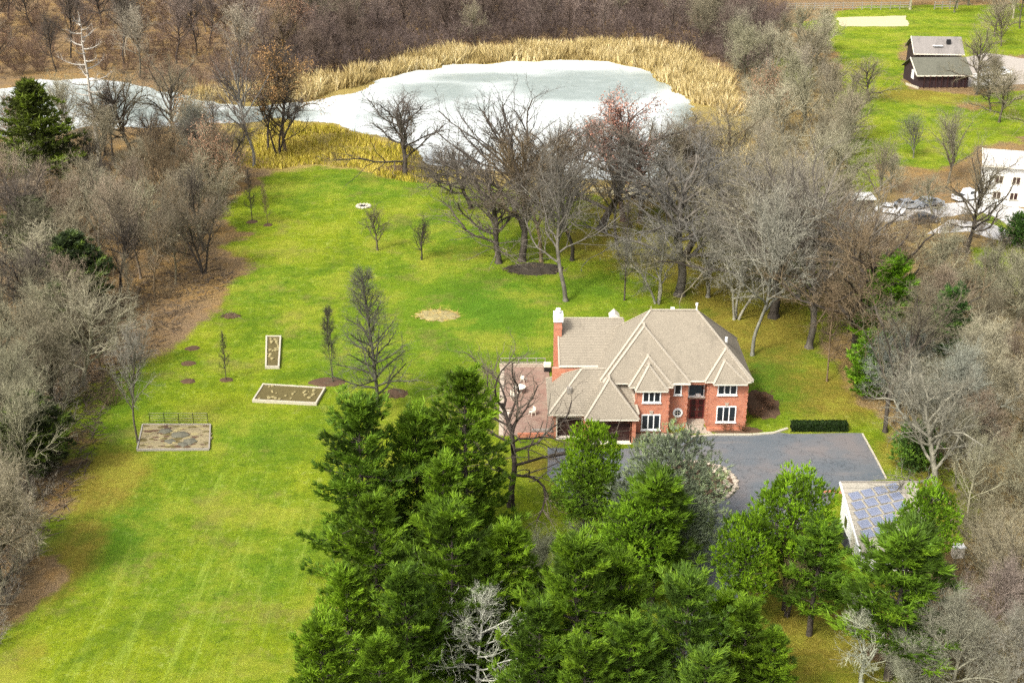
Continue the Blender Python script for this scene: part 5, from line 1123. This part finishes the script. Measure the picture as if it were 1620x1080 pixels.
FORM = {'tall': 'tall slim', 'tall2': 'tall slim', 'oak': 'crooked-limbed', 'oak2': 'crooked-limbed', 'bushy': 'dense twiggy', 'bushy2': 'dense twiggy', 'multi': 'many-stemmed', 'leafy': 'brown-leaved', 'vase': 'fan-limbed'}
ORD = ['leftmost', 'second from left', 'third from left', 'fourth from left', 'fifth from left', 'sixth from left', 'seventh from left', 'eighth from left'] + [w_ + ' from left' for w_ in 'ninth tenth eleventh twelfth thirteenth fourteenth fifteenth sixteenth seventeenth eighteenth nineteenth twentieth'.split()] + [f'number {k_} from left' for k_ in range(21, 60)]
WOODS = [
    # polygon, spacing, kinds, heights, colours, place, group
    ([(-60, 245), (120, 240), (300, 260), (372, 300), (350, 350), (320, 400), (240, 435), (170, 490), (150, 560), (-60, 560)], 6.8, ('tall', 'tall2', 'oak', 'tall', 'vase', 'multi', 'tall2', 'leafy'), (11, 17), (GREY, BROWN, ROSE, OLIVE, SILVER, DARK), 'in the wood left of the upper lawn', 'bare trees of the left wood'),
    ([(-60, 560), (150, 560), (120, 640), (90, 720), (60, 800), (40, 900), (-20, 1010), (-60, 1010)], 5.6, ('bushy', 'oak', 'tall2', 'multi', 'oak2', 'vase'), (9, 14), (SILVER, GREY, OLIVE), 'down the left edge', 'bare trees along the left edge'),
    ([(-60, 30), (420, 20), (500, 100), (400, 128), (290, 140), (150, 112), (60, 118), (-60, 132)], 10, ('tall', 'tall2', 'tall', 'oak2', 'vase', 'leafy'), (15, 21), (DARK, MAUVE, BROWN, SAND_), 'beyond the left channel', 'bare trees beyond the channel'),
    ([(420, 20), (1160, 10), (1200, 130), (1110, 86), (1000, 66), (850, 66), (720, 78), (620, 97), (500, 122)], 7.2, ('tall', 'tall2', 'bushy2', 'tall', 'oak2', 'tall2'), (12, 18), (DUSK, PLUM, GREY, MAUVE), 'behind the cattails', 'bare trees behind the cattails'),
    ([(1150, 80), (1300, 60), (1330, 180), (1350, 270), (1330, 400), (1230, 350), (1200, 300), (1190, 180)], 7.6, ('oak', 'oak2', 'bushy2', 'tall', 'vase', 'multi', 'leafy'), (10, 15), (OLIVE, GREY, SILVER, SAND_), 'in the wood right of the pond', 'bare trees right of the pond'),
    ([(1290, 430), (1400, 440), (1500, 480), (1640, 500), (1680, 640), (1680, 1000), (1560, 980), (1520, 800), (1480, 690), (1420, 600), (1310, 540)], 6.4, ('oak', 'bushy', 'bushy2', 'oak2', 'tall2', 'vase', 'multi'), (8, 13), (OLIVE, SILVER, GREY, ROSE), 'in the brushy wood along the right side', 'bare trees of the right wood'),
    ([(1340, 0), (1640, 0), (1660, 60), (1560, 80), (1530, 60), (1540, 30), (1440, 16)], 12, ('oak', 'tall', 'vase', 'oak2'), (14, 20), (GREY, OLIVE), 'around the far paddock', 'bare trees around the paddock'),
    ([(1560, 150), (1660, 140), (1680, 240), (1580, 240)], 10, ('vase', 'bushy2', 'oak'), (10, 14), (GREY, TAN), 'between the barn yard and the white house', 'bare trees above the white house'),
    ([(1330, 300), (1480, 300), (1490, 380), (1340, 400)], 11, ('bushy2', 'oak', 'vase'), (7, 10), (GREY, OLIVE), 'around the row of parked cars', 'bare trees around the parked cars'),
]
total = 0; classes = {}
for wi, (pl_, dm, kinds, hs_, cols, where, grp) in enumerate(WOODS):
    pts = scatter(poly_w(pl_), dm, 50 + wi); q = random.Random(900 + wi); lim = (56, 34, 36, 60, 32, 42, 12, 6, 3)[wi]
    if len(pts) > lim: q.shuffle(pts); pts = pts[:lim]
    for x, y in sorted(pts):
        k = q.choice(kinds); c = q.choice(cols)
        fk = q.choice((.42, .55, .7, 1.3))
        e = plant(k, x, y, q.uniform(*hs_), 'x', 'tree', grp, tuple(v * fk for v in c), crown=tuple(v * 1.2 for v in c), leafcol=q.choice(((.30, .17, .07), (.34, .20, .08), (.26, .15, .09)))); total += 1
        classes.setdefault((FORM[k], CN[c], where), []).append((x / (y * cp + CAM_H * sp), e))
for (fm, cn, where), L_ in classes.items():
    L_.sort(key=lambda v: v[0])
    for i, (_, e) in enumerate(L_):
        if len(L_) == 1: e['label'] = f'the only {fm} {cn} bare tree {where}'
        else: e['label'] = (ORD[i] if i < len(L_) - 1 else 'rightmost') + f' {fm} {cn} bare tree {where}'
print('woodland trees', total, 'objects', len(bpy.data.objects))

# --- the far wood and the undergrowth: nobody could count these
def stuff_instances(name, label, cat, pts, kinds, hr, colour, seed=1, leafcol=None):
    rng = np.random.default_rng(seed); n = len(pts)
    me = bpy.data.meshes.new(name); me.vertices.add(n); me.vertices.foreach_set('co', np.array([(p[0], p[1], 0) for p in pts], np.float32).ravel())
    vi = me.attributes.new('pick', 'INT', 'POINT'); pick = rng.integers(0, len(kinds), n); vi.data.foreach_set('value', pick.astype(np.int32))
    vs = me.attributes.new('sz', 'FLOAT', 'POINT'); vs.data.foreach_set('value', np.array([rng.uniform(*hr) / T[kinds[k]]['h'] for k in pick], np.float32))
    vr = me.attributes.new('turn', 'FLOAT', 'POINT'); vr.data.foreach_set('value', rng.uniform(0, 6.28, n).astype(np.float32))
    o = link(bpy.data.objects.new(name, me)); tag(o, label, cat, kind='stuff'); o.color = (*colour, 1)
    ng = bpy.data.node_groups.new(name, 'GeometryNodeTree'); ng.interface.new_socket('Geometry', in_out='INPUT', socket_type='NodeSocketGeometry'); ng.interface.new_socket('Geometry', in_out='OUTPUT', socket_type='NodeSocketGeometry')
    N = ng.nodes; Lk = ng.links; gi = N.new('NodeGroupInput'); go = N.new('NodeGroupOutput'); iop = N.new('GeometryNodeInstanceOnPoints'); jn = N.new('GeometryNodeJoinGeometry')
    for k in reversed(kinds):       # join lists the last link first
        j2 = N.new('GeometryNodeJoinGeometry')
        for part in ('trunk', 'crown', 'leaves'):
            if (k, part) not in made: continue
            oi = N.new('GeometryNodeObjectInfo'); oi.inputs['Object'].default_value = made[(k, part)]; oi.transform_space = 'ORIGINAL'; Lk.new(oi.outputs['Geometry'], j2.inputs[0])
        gti = N.new('GeometryNodeGeometryToInstance'); Lk.new(j2.outputs[0], gti.inputs[0]); Lk.new(gti.outputs[0], jn.inputs[0])
    def na(nm, ty):
        x = N.new('GeometryNodeInputNamedAttribute'); x.data_type = ty; x.inputs['Name'].default_value = nm; return x.outputs['Attribute']
    cx = N.new('ShaderNodeCombineXYZ'); Lk.new(na('turn', 'FLOAT'), cx.inputs[2])
    Lk.new(gi.outputs[0], iop.inputs['Points']); Lk.new(jn.outputs[0], iop.inputs['Instance']); iop.inputs['Pick Instance'].default_value = True
    Lk.new(na('pick', 'INT'), iop.inputs['Instance Index']); Lk.new(cx.outputs[0], iop.inputs['Rotation']); Lk.new(na('sz', 'FLOAT'), iop.inputs['Scale']); Lk.new(iop.outputs[0], go.inputs[0])
    md = o.modifiers.new('scatter', 'NODES'); md.node_group = ng; return o
for k in ('shrub', 'shrub2'):                                          # the first of each stands at the foot of the left wood
    x, y = G(*((262, 470) if k == 'shrub' else (178, 640))); plant(k, x, y, 2.6, 'twiggy bare shrub on the leaf litter ' + ('between two trunks at the lawn corner' if k == 'shrub' else 'at the orange strip beside the lower left lawn'), 'shrub', None, BROWN)
far_poly = np.array([(-330, 395), (-120, 392), (60, 400), (150, 400), (330, 420), (420, 640), (-480, 640)])
stuff_instances('far_wood', 'distant mauve-brown bare wood filling the top of the picture', 'wood', scatter(far_poly, 8.5, 77, 1500, False), ('tall', 'bushy2', 'tall2', 'tall', 'oak2'), (13, 18), (.155, .118, .088), 3)
back = scatter(poly_w([(-60, 8), (420, 4), (1160, 4), (1240, 20), (1200, 120), (1110, 86), (1000, 68), (850, 68), (720, 80), (620, 99), (500, 122), (400, 140), (290, 144), (150, 108), (60, 114), (-60, 128)]), 3.9, 78, 3500, False)
bl = [p for p in back if p[0] / (p[1] * cp + CAM_H * sp) * FPX + 810 < 430]; br = [p for p in back if p[0] / (p[1] * cp + CAM_H * sp) * FPX + 810 >= 430]
stuff_instances('undergrowth', 'low rusty brush beneath the trees beyond the left channel', 'brush', bl[:900], ('shrub', 'shrub2', 'shrub3'), (1.4, 3.6), (.15, .10, .068), 4)
stuff_instances('undergrowth', 'dense dark brown brush behind the cattails', 'brush', br[:1600], ('shrub', 'shrub2', 'shrub'), (3.0, 6.5), (.105, .078, .066), 14)
pl2 = scatter(poly_w(WOODS[0][0]), 3.9, 79, 600, False); stuff_instances('undergrowth', 'brown twiggy brush on the floor of the upper left wood', 'brush', pl2, ('shrub', 'shrub2', 'shrub3'), (1.0, 3.2), (.15, .12, .085), 5)
pl3 = scatter(poly_w([(-60, 560), (150, 560), (110, 640), (90, 720), (60, 800), (40, 900), (-20, 1040), (-60, 1040)]), 2.6, 80, 700, False); stuff_instances('undergrowth', 'grey-brown tangled brush down the left edge', 'brush', pl3, ('shrub', 'shrub2', 'shrub'), (1.4, 3.6), (.22, .195, .15), 6)
pl4 = scatter(poly_w(WOODS[4][0]), 3.6, 81, 600, False); stuff_instances('undergrowth', 'olive-grey brush under the trees right of the pond', 'brush', pl4, ('shrub', 'shrub2'), (1.2, 3.4), (.20, .18, .12), 7)
pl5 = scatter(poly_w([(1420, 560), (1500, 430), (1680, 500), (1680, 1100), (1430, 1100), (1470, 980), (1530, 900), (1530, 800), (1480, 700)]), 2.3, 82, 1100, False); stuff_instances('undergrowth', 'grey-brown thicket along the right side', 'brush', pl5, ('shrub', 'shrub2', 'shrub'), (1.4, 3.8), (.20, .18, .11), 8)
pl6 = scatter(poly_w([(1290, 420), (1480, 330), (1640, 400), (1640, 500), (1480, 470), (1420, 560), (1340, 520)]), 3.4, 83, 400, False); stuff_instances('undergrowth', 'brown brush between the lane and the evergreens on the right', 'brush', pl6, ('shrub', 'shrub2', 'shrub3'), (1.2, 3.0), (.15, .125, .09), 9)

# --- cattails and rank grass
def blades(name, label, polys, spacing, h, w_, mat, excl, seed, clump=1.2, rows=None, cat='reeds'):
    rng = np.random.default_rng(seed); pts = []
    for poly in polys:
        mn, mx = poly.min(0), poly.max(0); n = int((mx[0] - mn[0]) * (mx[1] - mn[1]) / (spacing * spacing)); P = rng.uniform(mn, mx, (n, 2)); P = P[sdist(P, poly) + (vnoise(P, 5, 4) - .5) * 6 > 0]
        if excl is not None: P = P[sdist(P, excl) + (vnoise(P, 6, 3) - .5) * 4 + (vnoise(P, 2, 9) - .5) * 1.2 < -.1]
        pts.append(P)
    P = np.concatenate(pts); n = len(P); hh = h * (.55 + .75 * vnoise(P, 3.2, 6)) * rng.uniform(.75, 1.2, n); tint = np.clip(.25 + .55 * vnoise(P, 6, 12) + rng.normal(0, .22, n), 0, 1)
    a = rng.uniform(0, 6.28, n); s = np.stack([np.cos(a), np.sin(a), np.zeros(n)], 1) * w_ * rng.uniform(.6, 1.3, (n, 1)); gap = vnoise(P, 4.5, 21) < .30; hh[gap] *= .35; tint[gap] *= .5; ln = rng.normal(0, .38, (n, 2)) * hh[:, None]
    A = np.c_[P, np.zeros(n) - .1]; B = np.c_[P + ln, hh]
    V = np.stack([A - s, A + s, B + s * .15], 1).reshape(-1, 3); me = mesh_np(name, V, F3=np.arange(3 * n).reshape(-1, 3), mats=[mat], attrs={'tint': np.repeat(tint, 3)}); o = link(bpy.data.objects.new(name, me)); tag(o, label, cat, kind='stuff'); return n
cat_p = [poly_w([(275, 162), (300, 152), (420, 147), (500, 127), (620, 104), (720, 85), (850, 72), (1000, 73), (1090, 94), (1160, 132), (1185, 180), (1150, 185), (1075, 150), (1000, 112), (800, 101), (620, 126), (480, 160), (420, 161), (350, 163)])]
print('reeds', blades('cattails', 'golden band of dry cattails round the far shore of the frozen pond', cat_p, .30, 2.9, .16, M['reed'], POND, 1))
print('weeds', blades('marsh_grass', 'yellow rank marsh grass between the pond and the lawn', [poly_w([(380, 205), (440, 192), (500, 194), (560, 208), (650, 238), (668, 268), (740, 285), (690, 292), (640, 285), (560, 268), (500, 262), (440, 272), (395, 268)])], .30, .9, .12, M['weed'], POND, 2, cat='marsh grass'))
print('shore', blades('shore_grass', 'tan shore grass below the pond behind the bare oaks', [poly_w([(740, 275), (860, 275), (1000, 295), (1130, 285), (1165, 220), (1195, 230), (1180, 330), (1080, 335), (960, 325), (820, 300)])], .55, 1.0, .12, M['reed'], POND, 3, cat='shore grass'))

# fallen twigs on the woodland floor
rng = np.random.default_rng(44); PP = []
for wi in (0, 1, 2, 4, 5):
    po = poly_w(WOODS[wi][0]); mn, mx = po.min(0), po.max(0); P = rng.uniform(mn, mx, (6000, 2)); PP.append(P[sdist(P, po) > -4])
P = poly_w([(150, 480), (330, 400), (372, 440), (240, 560), (150, 640), (120, 740)]); Q_ = rng.uniform(P.min(0), P.max(0), (4000, 2)); PP.append(Q_[sdist(Q_, P) > 0])
PP = np.concatenate(PP); n = len(PP); A = np.c_[PP, rng.uniform(.02, .08, n)]; d = rng.normal(0, 1, (n, 3)); d[:, 2] = np.abs(d[:, 2]) * .25; d /= np.linalg.norm(d, axis=1)[:, None]
o = link(bpy.data.objects.new('fallen_sticks', flat_twigs(A, A + d * rng.uniform(.4, 2.4, (n, 1)), rng.uniform(.03, .07, n), 'fallen_sticks', M['bark'], rng))); o.color = (.13, .10, .07, 1); tag(o, 'fallen sticks strewn over the leaf litter of the woods', 'fallen sticks', kind='stuff')
